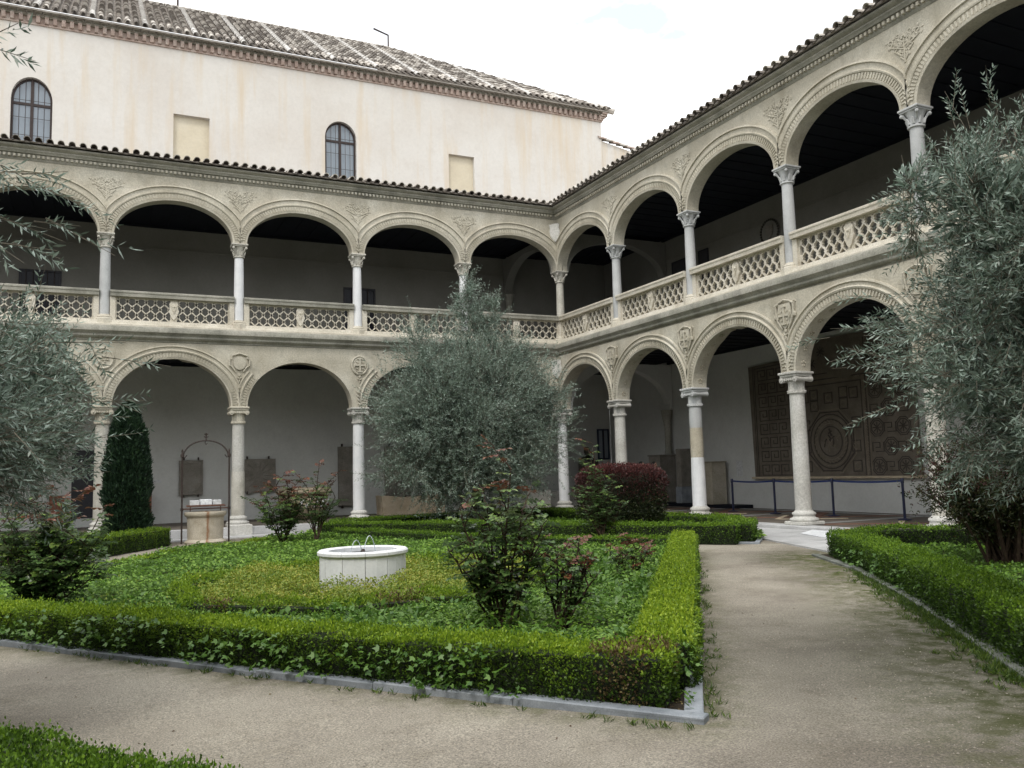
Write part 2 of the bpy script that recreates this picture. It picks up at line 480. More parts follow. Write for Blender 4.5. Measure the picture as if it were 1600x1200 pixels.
def mesh_np(name, V, nper, mat, tint=None, faces=None):
    """V (n,nper,3) polygons of nper corners each, or faces template"""
    me = bpy.data.meshes.new(name)
    n = V.shape[0]; k = V.shape[1]
    me.vertices.add(n * k)
    me.vertices.foreach_set('co', V.reshape(-1).astype(np.float32))
    if faces is None: faces = [tuple(range(k))]
    F = np.concatenate([np.array(f) for f in faces])
    lens = np.array([len(f) for f in faces])
    L = (F[None, :] + (np.arange(n) * k)[:, None]).reshape(-1)
    me.loops.add(len(L)); me.loops.foreach_set('vertex_index', L.astype(np.int32))
    LL = np.tile(lens, n)
    me.polygons.add(len(LL))
    me.polygons.foreach_set('loop_start', np.concatenate([[0], np.cumsum(LL)[:-1]]).astype(np.int32))
    me.polygons.foreach_set('loop_total', LL.astype(np.int32))
    me.materials.append(MATS[mat])
    if tint is not None:
        a = me.attributes.new('tint', 'FLOAT', 'FACE')
        a.data.foreach_set('value', np.repeat(tint, len(faces)).astype(np.float32))
    me.update(calc_edges=True)
    return me

def unit(a): return a / np.maximum(np.linalg.norm(a, axis=-1, keepdims=True), 1e-9)

def leaves(P, D, length, width, droop=.12, roll=None):
    """P base points, D leaf directions; returns (n,4,3) kite-shaped leaves"""
    n = len(P)
    D = unit(D)
    h = rng.normal(size=(n, 3))
    Sd = unit(np.cross(D, h))
    if roll is not None:      # blades turned to face upwards
        up = np.array([0, 0, 1.0]) + .45 * rng.normal(size=(n, 3))
        Sd = unit(np.cross(D, up))
    Nn = np.cross(Sd, D)
    l = (length * (.7 + .6 * rng.random(n)))[:, None]
    w = (width * (.7 + .6 * rng.random(n)))[:, None] * .5
    V = np.stack([P, P + D * l * .45 + Sd * w + Nn * l * droop * .5, P + D * l - Nn * l * droop, P + D * l * .45 - Sd * w + Nn * l * droop * .5], 1)
    return V

def bumps(P, s=1.0, seed=0):
    r = np.random.default_rng(seed)
    o = np.zeros(len(P))
    for k in range(9):
        f = r.normal(size=3) * s * (1.0 + .55 * k); ph = r.random() * 6.3
        o += np.sin(P @ f + ph) / (1 + .35 * k)
    return o / 3.0

def G(x, y): return max(-.34, -.1 + .0074 * (x + 3) - .0069 * (y + 14))
def Gn(x, y): return np.maximum(-.34, -.1 + .0074 * (x + 3) - .0069 * (y + 14))

# ------------------------------------------------------------------ layout
UN = [0, 3.862, 7.763, 11.634, 15.523, 19.41, 23.3, 27.2, 31.0]
UE = [0, 3.995, 8.045, 12.12, 15.997, 20.0, 24.0, 28.0, 32.0, 36.0]
DX = .10                                   # the east upper arcade stands back a little
LZS, LZC = 3.75, 5.20                      # lower springing and crown
UZS, UZC = 8.99, 10.18
CZB, CZT = 5.71, 6.13                      # cornice between the floors
YW, XW = 4.6, 4.95                         # back walls
CEIL1, CEIL2 = 5.66, 10.66

# ------------------------------------------------------------------ ground
def poly_inside(poly, x, y):
    ins = np.zeros(len(x), bool); j = len(poly) - 1
    for i in range(len(poly)):
        xi, yi = poly[i]; xj, yj = poly[j]
        c = ((yi > y) != (yj > y)) & (x < (xj - xi) * (y - yi) / ((yj - yi) or 1e-9) + xi)
        ins ^= c; j = i
    return ins

MAIN = [(-12.10, -23.81), (-10.56, -21.78), (-7.71, -17.99), (-5.19, -14.63), (-7.6, -11.6), (-9.64, -4.6), (-11.04, -4.2), (-14.19, -7.2), (-15.58, -9.4), (-19.6, -13.4), (-19.2, -13.7), (-16.44, -17.64), (-14.33, -20.75), (-12.91, -22.73)]
MAIN_K = [(-19.8, -12.8), (-16.44, -17.64), (-14.33, -20.75), (-12.91, -22.73), (-12.10, -23.81), (-10.56, -21.78), (-7.71, -17.99), (-5.19, -14.63)]
RIGHT = [(-4.35, -16.95), (-5.35, -18.8), (-7.17, -21.34), (-8.25, -22.72), (-9.23, -23.94), (-10.6, -25.6), (-6.0, -28.0), (-1.6, -24), (-1.6, -17.2)]
BACK = [(-3.5, -14.5), (-5.43, -12.1), (-7.46, -7.37), (-10.29, -3.79), (-9.8, -1.6), (-1.6, -1.6), (-1.6, -12.2), (-2.6, -13.6)]
CYP = [(-13.79, -2.71), (-15.79, -6.1), (-17.12, -10.16), (-24, -12), (-24, -1.6), (-14.4, -1.6)]
NEAR = [(-22, -16.0), (-15.98, -22.95), (-15.3, -23.85), (-14.85, -24.6), (-15.6, -26.2), (-24, -26)]

def seg_dist(x, y, pl):
    d = np.full(len(x), 1e9)
    for (ax, ay), (bx, by) in zip(pl[:-1], pl[1:]):
        t = np.clip(((x - ax) * (bx - ax) + (y - ay) * (by - ay)) / ((bx - ax) ** 2 + (by - ay) ** 2), 0, 1)
        d = np.minimum(d, np.hypot(x - ax - t * (bx - ax), y - ay - t * (by - ay)))
    return d

def make_ground():
    xs = np.concatenate([[-400, -120, -60, -40], np.arange(-30, 8, .25), [12, 30, 80, 400]])
    ys = np.concatenate([[-400, -120, -60, -40], np.arange(-32, 8, .25), [12, 30, 80, 400]])
    X, Y = np.meshgrid(xs, ys)
    x, y = X.ravel(), Y.ravel()
    z = np.maximum(-.34, -.1 + .0074 * (np.clip(x, -30, 8) + 3) - .0069 * (np.clip(y, -32, 8) + 14))
    P = np.stack([x, y, z], 1)
    near = (x > -30) & (x < 7) & (y < 7) & (y > -32)
    P[:, 2] += np.where(near, .005 * bumps(P, 1.6, 3), 0)
    inside = (x > -.45) | (y > -.45)
    P[:, 2] = np.where(inside & near, -.36, P[:, 2])
    nx, ny = len(xs), len(ys)
    F = [(j * nx + i, j * nx + i + 1, (j + 1) * nx + i + 1, (j + 1) * nx + i) for j in range(ny - 1) for i in range(nx - 1)]
    me = bpy.data.meshes.new('gravel_ground')
    me.from_pydata(P.tolist(), [], F)
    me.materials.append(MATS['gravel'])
    d1 = seg_dist(x, y, RIGHT[:6]); d2 = seg_dist(x, y, MAIN_K)
    moss = np.clip(1.4 - d1 / .95, 0, 1) + .75 * np.clip(1 - d2 / .38, 0, 1)
    dark_patch = np.clip(1.25 - np.hypot((x + 9.4) / 2.3, (y + 23.4) / 2.6), 0, 1) ** .7 * .85 + .45 * np.clip(1 - np.hypot((x + 5.2) / 1.9, (y + 16.2) / 1.3), 0, 1)  # two soft-edged patches where the gravel colour is darker
    a = me.attributes.new('moss', 'FLOAT', 'POINT'); a.data.foreach_set('value', np.clip(moss, 0, 1).astype(np.float32))
    a = me.attributes.new('dark_patch', 'FLOAT', 'POINT'); a.data.foreach_set('value', np.clip(dark_patch, 0, 1).astype(np.float32))
    me.polygons.foreach_set('use_smooth', [True] * len(me.polygons))
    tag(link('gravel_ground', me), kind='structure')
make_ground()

def flat_poly(name, poly, h, mat, z=None, parent=None):
    me = bpy.data.meshes.new(name)
    bm = bmesh.new()
    vs = [bm.verts.new((x, y, (G(x, y) + h) if z is None else z)) for x, y in poly]
    f = bm.faces.new(vs)
    r = bmesh.ops.triangulate(bm, faces=[f])
    bmesh.ops.recalc_face_normals(bm, faces=bm.faces)
    for f in bm.faces:
        if f.normal.z < 0: f.normal_flip()
    bm.to_mesh(me); bm.free()
    me.materials.append(MATS[mat])
    return link(name, me, parent)

beds = {}
for nm, pl in (('main', MAIN), ('right', RIGHT), ('back', BACK), ('cyp', CYP), ('near', NEAR)):
    beds[nm] = tag(flat_poly('flower_bed', pl, .022, 'soil'), kind='structure')

def kerb(bed, pl, width=.12, top=.052, step=1.1, skip=()):
    for (ax, ay), (bx, by) in zip(pl[:-1], pl[1:]):
        L = math.hypot(bx - ax, by - ay)
        k = max(1, round(L / step)); a = math.atan2(by - ay, bx - ax)
        for i in range(k):
            t0, t1 = i / k, (i + 1) / k
            if i == 0 and (ax, ay) == (-12.10, -23.81): t0 = width / L
            x0, y0 = ax + (bx - ax) * t0, ay + (by - ay) * t0
            l = L * (t1 - t0)
            zz = G(x0 + math.cos(a) * l / 2, y0 + math.sin(a) * l / 2)
            m = MB().bbox(0.002, l - .003, 0, width, -.12, top, .008)
            link('kerb_stone', m.mesh('kerb_stone', 'mossy_kerb' if bed == 'right' else 'granite_kerb'), beds[bed], (x0, y0, zz + rnd.uniform(-.004, .004)), (rnd.uniform(-.01, .01), rnd.uniform(-.004, .004), a + rnd.uniform(-.003, .003)))
# kerbs run with the bed on their left
kerb('main', MAIN_K, .125)
kerb('main', [(-5.19, -14.63), (-7.6, -11.6)], .1)
kerb('right', RIGHT[:6][::-1], .12, .035)
kerb('cyp', [(-17.12, -10.16), (-15.79, -6.1), (-13.79, -2.71)], .12)
kerb('back', [(-10.29, -3.79), (-7.46, -7.37), (-5.43, -12.1), (-3.5, -14.5), (-2.6, -13.6)], .1)

# ------------------------------------------------------------------ gallery floor, paving, stylobate
fl = MB()
fl.box(-31, XW + .3, -.02, YW + .3, -.34, 0.0)
fl.box(-.02, XW + .3, -36, -.02, -.34, 0.0)
floor = tag(fl.build('gallery_floor', 'floor_dark'), kind='structure')
def strip(pts, w, mat, z=.005):
    (ax, ay), (bx, by) = pts
    a = math.atan2(by - ay, bx - ax); L = math.hypot(bx - ax, by - ay)
    link('paving_band', MB().box(0, L, -w / 2, w / 2, -.01, z).mesh('paving_band', mat), floor, (ax, ay, 0), (0, 0, a))
for k in range(-1, 9):                      # lozenges of pale stone between red pebble panels
    y0 = .2 - 4.03 * k
    if k >= 0:
        strip([(.35, y0), (4.8, y0)], .26, 'floor_grey', .004)
        strip([(.45, y0 - .35), (2.5, y0 - 2.0)], .34, 'floor_red', .006)
        strip([(.45, y0 - 3.7), (2.5, y0 - 2.1)], .34, 'floor_red', .006)
        strip([(4.6, y0 - .35), (2.6, y0 - 1.95)], .34, 'floor_red', .008)
        strip([(4.6, y0 - 3.7), (2.6, y0 - 2.1)], .34, 'floor_red', .008)
        strip([(1.2, y0 - 2.0), (2.55, y0 - .9)], .14, 'tan_stone', .010)
        strip([(1.2, y0 - 2.05), (2.55, y0 - 3.2)], .14, 'tan_stone', .010)
strip([(4.4, .1), (4.4, -30)], .2, 'floor_grey', .012)
# long stone edge the columns stand on, one block at a time
for i in range(27):
    l = 1.2
    link('edge_block', MB().bbox(0, l - .008, -.52, -.03, -.4, .012, .01).mesh('edge_block', 'paving_slab'), floor, (-.42 - l * (i + 1), 0, 0))
for i in range(27):
    l = 1.2
    link('edge_block', MB().bbox(-.52, -.03, -l * (i + 1) + .008, -l * i, -.4, .012, .01).mesh('edge_block', 'paving_slab'), floor, (0, -.4, 0))
link('edge_block', MB().bbox(-.52, -.03, -.38, -.03, -.4, .012, .01).mesh('edge_block', 'paving_slab'), floor, (0, 0, 0))

# slabs of the walk that leads round the court, next to the galleries
walk = empty('stone_walk', (0, 0, 0), kind='structure')
def slab(poly, h=.03):
    m = MB()
    n = len(poly)
    cx = sum(p[0] for p in poly) / n; cy = sum(p[1] for p in poly) / n
    pp = [(cx + (x - cx) * .992 , cy + (y - cy) * .992) for x, y in poly]
    v = [(x, y, G(x, y) - .05) for x, y in pp] + [(x, y, G(x, y) + h) for x, y in pp]
    f = [tuple(range(n))[::-1], tuple(range(n, 2 * n))] + [(i, (i + 1) % n, (i + 1) % n + n, i + n) for i in range(n)]
    m.add(v, f).build('paving_slab', 'paving_slab', walk)
for i in range(22):
    y = -1.6 - i * 1.25
    for xa, xb in ((-1.45, -.56),):
        slab([(xa, y), (xb, y), (xb, y - 1.25), (xa, y - 1.25)])
for i in range(20):
    x = -.56 - i * 1.25
    slab([(x - 1.25, -1.5), (x, -1.5), (x, -.56), (x - 1.25, -.56)])
# widened end at the gravel path
pa, pb = np.array([-1.5, -12.3]), np.array([-1.5, -17.2])
qa, qb = np.array([-2.75, -13.75]), np.array([-3.95, -16.9])
for i in range(4):
    a0 = pa + (pb - pa) * i / 4; a1 = pa + (pb - pa) * (i + 1) / 4
    b0 = qa + (qb - qa) * i / 4; b1 = qa + (qb - qa) * (i + 1) / 4
    m0 = (a0 + b0) / 2; m1 = (a1 + b1) / 2
    slab([tuple(b0), tuple(m0), tuple(m1), tuple(b1)], .034)
    slab([tuple(m0), tuple(a0), tuple(a1), tuple(m1)], .034)

# ------------------------------------------------------------------ arcade pieces (local frame: X to the right seen from the court, Y outwards into the building)
def arch_pts(ua, ub, pier, zs, zc, n=36):
    a = (ub - ua - pier) / 2; c = (ua + ub) / 2; h = zc - zs
    P = []; Nn = []
    for i in range(n + 1):
        t = PI * (1 - i / n)
        P.append((c + a * math.cos(t), zs + h * math.sin(t)))
        nx, nz_ = math.cos(t) / a, math.sin(t) / h
        l = math.hypot(nx, nz_); Nn.append((nx / l, nz_ / l))
    return P, Nn

def arcade_wall(us, s, pier, zs, zc, zt, v0, v1, end, start, mat, parent, name, broken=()):
    m = MB()
    pol = [(start, zs)]
    for i, (ua, ub) in enumerate(zip(us[:-1], us[1:])):
        P, _ = arch_pts(ua, ub, pier, zs, zc)
        if i in broken:
            P = [(x, z + (rnd.uniform(.0, .07) if 12 < k < 24 else 0)) for k, (x, z) in enumerate(P)]
        pol += P
    pol += [(end, zs)]
    n = len(pol)
    v = []
    for u, z in pol:
        v += [(s * u, v0, z), (s * u, v0, zt), (s * u, v1, z), (s * u, v1, zt)]
    f = []
    for i in range(n - 1):
        a, c = 4 * i, 4 * i + 4
        f += [(a, c, c + 1, a + 1), (a + 2, a + 3, c + 3, c + 2), (a, a + 2, c + 2, c), (a + 1, c + 1, c + 3, a + 3)]
    f += [(0, 1, 3, 2), (4 * n - 4, 4 * n - 2, 4 * n - 1, 4 * n - 3)]
    m.add(v, f)
    return m.build(name, mat, parent)

def sweep_arch(m, ua, ub, s, pier, zs, zc, v0, prof, t0=0., t1=1., n=44):
    """prof: list of (offset from the opening, proud of the wall)"""
    P, Nn = arch_pts(ua, ub, pier, zs, zc, n)
    i0, i1 = int(round(t0 * n)), int(round(t1 * n))
    rows = []
    for i in range(i0, i1 + 1):
        (x, z), (nx, nz_) = P[i], Nn[i]
        row = []
        for d, p in prof:
            X = min(max(x + nx * d, ua), ub)
            row.append((s * X, v0 - p, z + nz_ * d))
        rows.append(row)
    k = len(prof)
    v = [q for r in rows for q in r]
    f = []
    for i in range(len(rows) - 1):
        for j in range(k - 1):
            f.append((i * k + j, i * k + j + 1, (i + 1) * k + j + 1, (i + 1) * k + j))
    f.append(tuple(range(k))); f.append(tuple((len(rows) - 1) * k + j for j in range(k))[::-1])
    m.add(v, f)

def ribs_arch(m, ua, ub, s, pier, zs, zc, v0, d0, d1, p, t0=0., t1=1., n=62):
    P, Nn = arch_pts(ua, ub, pier, zs, zc, n)
    for i in range(int(t0 * n) + 1, int(t1 * n)):
        (x, z), (nx, nz_) = P[i], Nn[i]
        tx, tz = nz_, -nx
        w = .019
        q = []
        for d, sg in ((d0, -1), (d0, 1), (d1, 1), (d1, -1)):
            X = x + nx * d + tx * w * sg * (1 + d); Z = z + nz_ * d + tz * w * sg
            q.append((X, Z))
        if min(a for a, _ in q) < ua + .01 or max(a for a, _ in q) > ub - .01: continue
        v = [(s * a, v0 - .002, c) for a, c in q] + [(s * a, v0 - p, c) for a, c in q]
        m.add(v, [(0, 1, 2, 3), (7, 6, 5, 4), (0, 4, 5, 1), (1, 5, 6, 2), (2, 6, 7, 3), (3, 7, 4, 0)])

def sweep_line(prof, s, start_shift, u1, dx=0.0):
    """moulding along the wing, mitred at the court corner; prof = (v, z) closed polygon"""
    m = MB(); n = len(prof)
    v = [(s * (-(v_) - start_shift), v_ + dx, z) for v_, z in prof] + [(s * u1, v_ + dx, z) for v_, z in prof]
    f = [tuple(range(n)), tuple(range(n, 2 * n))[::-1]] + [(i, (i + 1) % n, (i + 1) % n + n, i + n) for i in range(n)]
    m.add(v, f)
    return m

# --- shared carved pieces, in the XZ plane, front facing -Y
def spiral(cx, cz, r, turns, sgn, a0, n=16):
    return [(cx + r * (1 - .8 * i / n) * math.cos(a0 + sgn * turns * 2 * PI * i / n), 0, cz + r * (1 - .8 * i / n) * math.sin(a0 + sgn * turns * 2 * PI * i / n)) for i in range(n + 1)]

def foliage_relief(name, seed, wid=.46, hgt=.72):
    r = random.Random(seed); m = MB()
    m.tube([(0, 0, 0), (0, -.01, hgt * .45), (0, 0, hgt * .8)], [.03, .022, .014], 5)
    for sg in (-1, 1):
        for (z0, x1, z1, rr) in ((.04, .10, .22, .06), (.12, .22, .42, .08), (.30, .36, .60, .09), (.45, .16, .68, .07), (.36, .13, .46, .05)):
            x1 *= wid / .46; x1 += r.uniform(-.015, .015); z1 += r.uniform(-.02, .02)
            z1 *= hgt / .75
            pts = [(0, 0, z0), (sg * x1 * .55, -.015, z0 + (z1 - z0) * .35)] + [(sg * p[0], -.01, p[2]) for p in spiral(x1, z1, rr, 1.1, -1, -PI / 2 + .3)]
            m.tube(pts, [.022] * 2 + [.019 - .006 * i / 16 for i in range(17)], 5)
            for q in range(3):
                a = r.uniform(0, 6.28)
                m.ell((sg * (x1 + math.cos(a) * rr * 1.35), -.006, z1 + math.sin(a) * rr * 1.2), (.035, .02, .022 + .012 * q), 6, 4)
        m.ell((sg * .05, -.01, hgt * .80), (.04, .03, .05), 6, 4)
    m.ell((0, -.02, hgt * .86), (.045, .035, .06), 7, 4)
    return m.mesh(name, 'carved_stone', True)

def pier_leaf(name):
    m = MB()
    for k in range(4):
        z = .10 + .13 * k
        for sg in (-1, 1):
            m.tube([(0, 0, z - .06), (sg * (.05 + .012 * k), -.03, z), (sg * (.09 + .015 * k), -.01, z + .07)], [.02, .024, .01], 5)
    m.ell((0, -.01, .6), (.05, .03, .08), 7, 4); m.ell((0, -.01, .08), (.05, .03, .06), 7, 4)
    return m.mesh(name, 'carved_stone', True)

def soffit_flower(): 
    m = MB()
    for k in range(6):
        a = k * PI / 3
        m.ell((.06 * math.cos(a), 0, .06 * math.sin(a)), (.035, .02, .035), 6, 4)
    return m

def ring(m, rx, rz, r, y=0, n=24, z0=0):
    m.tube([(rx * math.cos(2 * PI * i / n), y, z0 + rz * math.sin(2 * PI * i / n)) for i in range(n + 1)], r, 6, False)

def cross_medallion(name, kind):
    m = MB()
    if kind == 'round':
        m.prism([(.27 * math.cos(2 * PI * i / 24), .30 * math.sin(2 * PI * i / 24)) for i in range(24)], -.03, .01)
        ring(m, .265, .30, .035, -.03); ring(m, .20, .235, .014, -.035)
    elif kind == 'shield':
        m.prism([(-.2, .3), (.2, .3), (.24, .05), (.15, -.2), (0, -.34), (-.15, -.2), (-.24, .05)], -.05, .01)
        for sg in (-1, 1):
            m.tube([(sg * .2, -.03, .33), (sg * .31, -.04, .28), (sg * .30, -.03, .1), (sg * .24, -.04, -.12), (sg * .1, -.03, -.34)], [.03, .045, .03, .035, .02], 6)
            m.tube(spiral(sg * .3, .3, .06, 1, sg, 0), .018, 5)
            m.ell((sg * .33, -.03, .0), (.05, .04, .07), 7, 4)
        m.tube([(-.2, -.03, .34), (0, -.05, .39), (.2, -.03, .34)], .03, 6)
    if kind in ('round', 'shield'):
        y0, y1 = -.085, -.03
        m.box(-.025, .025, y0, y1, -.22, .22); m.box(-.17, -.027, y0, y1, -.025, .025); m.box(.027, .17, y0, y1, -.025, .025)
        m.box(-.07, .07, y0 - .004, y1, .20, .235); m.box(-.08, .08, y0 - .004, y1, -.235, -.20)
        for sg in (-1, 1): m.box(sg * .18 - .015, sg * .18 + .015, y0 - .004, y1, -.075, .075)
        for sx_ in (-1, 1):
            for sz_ in (-1, 1):
                m.box(sx_ * .095 - .03, sx_ * .095 + .03, y0 + .01, y1, sz_ * .11 - .012, sz_ * .11 + .012)
                m.box(sx_ * .095 - .012, sx_ * .095 + .012, y0 + .013, y1, sz_ * .11 - .03, sz_ * .11 + .03)
    if kind == 'carved':
        m.prism([(.27 * math.cos(2 * PI * i / 24), .30 * math.sin(2 * PI * i / 24)) for i in range(24)], -.03, .01)
        ring(m, .265, .30, .035, -.03)
        r = random.Random(5)
        for k in range(16):
            a = r.uniform(0, 6.28); q = r.uniform(.02, .19)
            m.ell((q * math.cos(a), -.04, q * math.sin(a) * 1.1), (r.uniform(.02, .05), .03, r.uniform(.02, .05)), 6, 4)
    if kind == 'cartouche':
        m.prism([(.19 * math.cos(2 * PI * i / 20), .21 * math.sin(2 * PI * i / 20)) for i in range(20)], -.06, .01)
        for sg in (-1, 1):
            m.tube([(sg * .1, -.03, .28), (sg * .24, -.04, .24), (sg * .23, -.04, .14), (sg * .31, -.04, .13), (sg * .31, -.04, -.08), (sg * .24, -.04, -.1), (sg * .12, -.03, -.27)], .028, 5)
        m.tube([(-.1, -.03, .28), (0, -.04, .31), (.1, -.03, .28)], .028, 5)
    m.ell((0, -.03, -.38), (.05, .04, .05), 7, 4); m.tube([(-.06, -.03, -.45), (0, -.04, -.49), (.06, -.03, -.45)], .025, 5)
    m.ell((0, -.03, -.56), (.025, .03, .06), 6, 4)
    return m.mesh(name, 'carved_stone', True)

def blank_shield(name):
    m = MB()
    m.prism([(-.2, .32), (-.09, .30), (0, .33), (.09, .30), (.2, .32), (.17, .16), (.21, 0), (.13, -.2), (0, -.36), (-.13, -.2), (-.21, 0), (-.17, .16)], -.09, .12)
    m.prism([(-.26, .36), (.26, .36), (.2, -.1), (0, -.48), (-.2, -.1)], 0.0, .2)
    return m.mesh(name, 'pale_stone')

def small_shield(name):                    # the coat of arms in the middle of each balustrade panel
    m = MB()
    m.box(-.065, .065, -.03, .04, 0, .72)
    m.prism([(-.13, .60), (-.07, .66), (0, .63), (.07, .66), (.13, .60), (.12, .42), (.15, .36), (.07, .16), (0, .08), (-.07, .16), (-.15, .36), (-.12, .42)], -.075, -.031)
    m.tube([(-.09, -.085, .56), (0, -.10, .30), (.09, -.085, .56)], .014, 5); m.ell((0, -.08, .5), (.04, .03, .04), 6, 4)
    return m.mesh(name, 'balustrade_stone')

def tracery(name, L, H=.72, p=.272, P=.40, th=.046):
    """ogee net with cusps, pierced stone"""
    m = MB(); y0, y1 = -.03, .05
    n = max(2, int(round(L / (p / 1))))
    pp = L / n
    def strand(xc, sgn, ampl):
        K = 14; pts = []
        for i in range(K + 1):
            z = H * i / K
            ph = 2 * PI * z / P
            c = math.cos(ph)
            c = math.copysign(abs(c) ** .8, c)
            x = xc + sgn * ampl * c
            x = min(max(x, 0), L)
            pts.append((x, z))
        for (xa, za), (xb, zb) in zip(pts[:-1], pts[1:]):
            w = th / 2
            q = [(xa - w, za), (xa + w, za), (xb + w, zb), (xb - w, zb)]
            m.add([(a, y0, c) for a, c in q] + [(a, y1, c) for a, c in q], [(0, 1, 2, 3), (7, 6, 5, 4), (1, 5, 6, 2), (3, 7, 4, 0)])
    for k in range(2 * n + 1):
        strand(k * pp / 2, 1 if k % 2 else -1, pp / 4)
    for k in range(2 * n):
        xc = (k + .5) * pp / 2
        for j in range(-1, 4):
            zc = j * P + (P / 2 if k % 2 else 0)
            if not (.05 < zc < H - .05): continue
            for sg in (-1, 1):
                x = xc + sg * pp * .44; tip = x - sg * .042
                if not (0 < x < L and 0 < tip < L): continue
                m.add([(x, y0, zc - .035), (tip, y0, zc), (x, y0, zc + .035), (x, y1, zc - .035), (tip, y1, zc), (x, y1, zc + .035)], [(0, 1, 2), (5, 4, 3), (0, 3, 4, 1), (1, 4, 5, 2)])
    m.box(0, L, y0 - .004, y1 + .004, 0.001, .035); m.box(0, L, y0 - .004, y1 + .004, H - .035, H - .001)
    m.box(0.001, .03, y0 - .006, y1 + .006, .035, H - .035); m.box(L - .03, L - .001, y0 - .006, y1 + .006, .035, H - .035)
    return m.mesh(name, 'balustrade_stone')

# --- columns
def cap_lower():
    m = MB()
    z = LZS
    m.bbox(-.30, .30, -.30, .30, z - .065, z - .002, .012)
    m.bbox(-.27, .27, -.27, .27, z - .125, z - .066, .012)
    for sg in (-1, 1):
        m.tube([(sg * .235, -.27, z - .19), (sg * .225, 0, z - .19), (sg * .235, .27, z - .19)], [.072, .05, .072], 10)
        for yy in (-.275, .275): m.ell((sg * .235, yy, z - .19), (.03, .02, .03), 7, 4)
    m.box(-.22, .22, -.24, .24, z - .2, z - .126)
    for k in range(5): m.ell((-.14 + .07 * k, -.24, z - .19), (.026, .02, .04), 6, 4); m.ell((-.14 + .07 * k, .24, z - .19), (.026, .02, .04), 6, 4)
    m.lathe([(.20, z - .46), (.195, z - .3), (.21, z - .2)], 32, flute=-.06)
    m.lathe([(.19, z - .54), (.225, z - .525), (.225, z - .49), (.195, z - .47), (.19, z - .46)], 24)
    for k in range(20):
        a = 2 * PI * k / 20; m.ell((.215 * math.cos(a), .215 * math.sin(a), z - .475), (.02, .02, .02), 5, 4)
    return m
def base_lower():
    m = MB()
    m.bbox(-.33, .33, -.33, .33, .012, .10, .015)
    m.lathe([(.32, .10), (.345, .13), (.335, .17), (.28, .185), (.255, .215), (.26, .25), (.285, .27), (.275, .31), (.235, .325), (.21, .36)], 24)
    return m
def shaft(r0, r1, z0, z1, n=24):
    m = MB(); pr = []
    for i in range(9):
        t = i / 8; pr.append((r0 + (r1 - r0) * t + .006 * math.sin(PI * t), z0 + (z1 - z0) * t))
    m.lathe(pr, n); return m
def cap_upper():
    m = MB(); z = UZS
    m.bbox(-.25, .25, -.25, .25, z - .055, z - .002, .012)
    m.bbox(-.225, .225, -.225, .225, z - .09, z - .056, .008)
    m.lathe([(.148, z - .38), (.15, z - .30), (.165, z - .2), (.20, z - .12), (.215, z - .09)], 24, flute=-.05)
    m.lathe([(.145, z - .44), (.178, z - .43), (.178, z - .40), (.15, z - .385), (.148, z - .38)], 20)
    for k in range(4):
        a = PI / 4 + k * PI / 2
        c, s_ = math.cos(a), math.sin(a)
        m.tube([(.17 * c, .17 * s_, z - .27), (.22 * c, .22 * s_, z - .18), (.265 * c, .265 * s_, z - .13)], [.02, .028, .045], 6)
        m.ell((.275 * c, .275 * s_, z - .14), (.045, .045, .045), 7, 5)
    for k in range(8):
        a = k * PI / 4 + PI / 8
        c, s_ = math.cos(a), math.sin(a)
        m.tube([(.155 * c, .155 * s_, z - .36), (.185 * c, .185 * s_, z - .27), (.215 * c, .215 * s_, z - .235)], [.035, .03, .015], 5)
    return m
def base_upper():
    m = MB()
    m.lathe([(.27, CZT + .002), (.27, CZT + .25), (.24, CZT + .275)], 8)
    m.lathe([(.21, CZT + .275), (.225, CZT + .30), (.215, CZT + .33), (.175, CZT + .345), (.165, CZT + .38)], 20)
    return m

ME = dict(
    cl_warm=cap_lower().mesh('capital', 'carved_stone', True), cl_grey=cap_lower().mesh('capital', 'grey_marble', True), cl_pale=cap_lower().mesh('capital', 'pale_stone', True),
    bl=base_lower().mesh('base', 'pale_stone', True),
    cu_warm=cap_upper().mesh('capital', 'column_stone', True), cu_grey=cap_upper().mesh('capital', 'grey_marble', True),
    bu=base_upper().mesh('base', 'balustrade_stone', True),
    leaf=pier_leaf('leaf_carving'),
    shield=small_shield('coat_of_arms'), corner=blank_shield('blank_shield'))
for k in range(3): ME['fol%d' % k] = foliage_relief('foliage_relief', 20 + k)
for k in ('round', 'shield', 'carved', 'cartouche'): ME['med_' + k] = cross_medallion('medallion', k)
for nm in ('grey_marble', 'white_marble', 'column_stone', 'pale_stone'):
    ME['sl_' + nm] = shaft(.198, .178, .36, LZS - .54).mesh('column', nm, True)
    ME['su_' + nm] = shaft(.152, .138, CZT + .38, UZS - .44, 20).mesh('column', nm, True)

ARCH_L = [(0, .0), (0, .03), (.05, .045), (.055, .012), (.20, .02), (.215, .055), (.255, .075), (.28, .055), (.29, .02), (.37, .02), (.38, .06), (.42, .05), (.425, .0)]
ARCH_U = [(0, .0), (0, .03), (.06, .045), (.065, .012), (.22, .02), (.235, .05), (.27, .06), (.29, .03), (.42, .03), (.43, .075), (.475, .06), (.48, .0)]

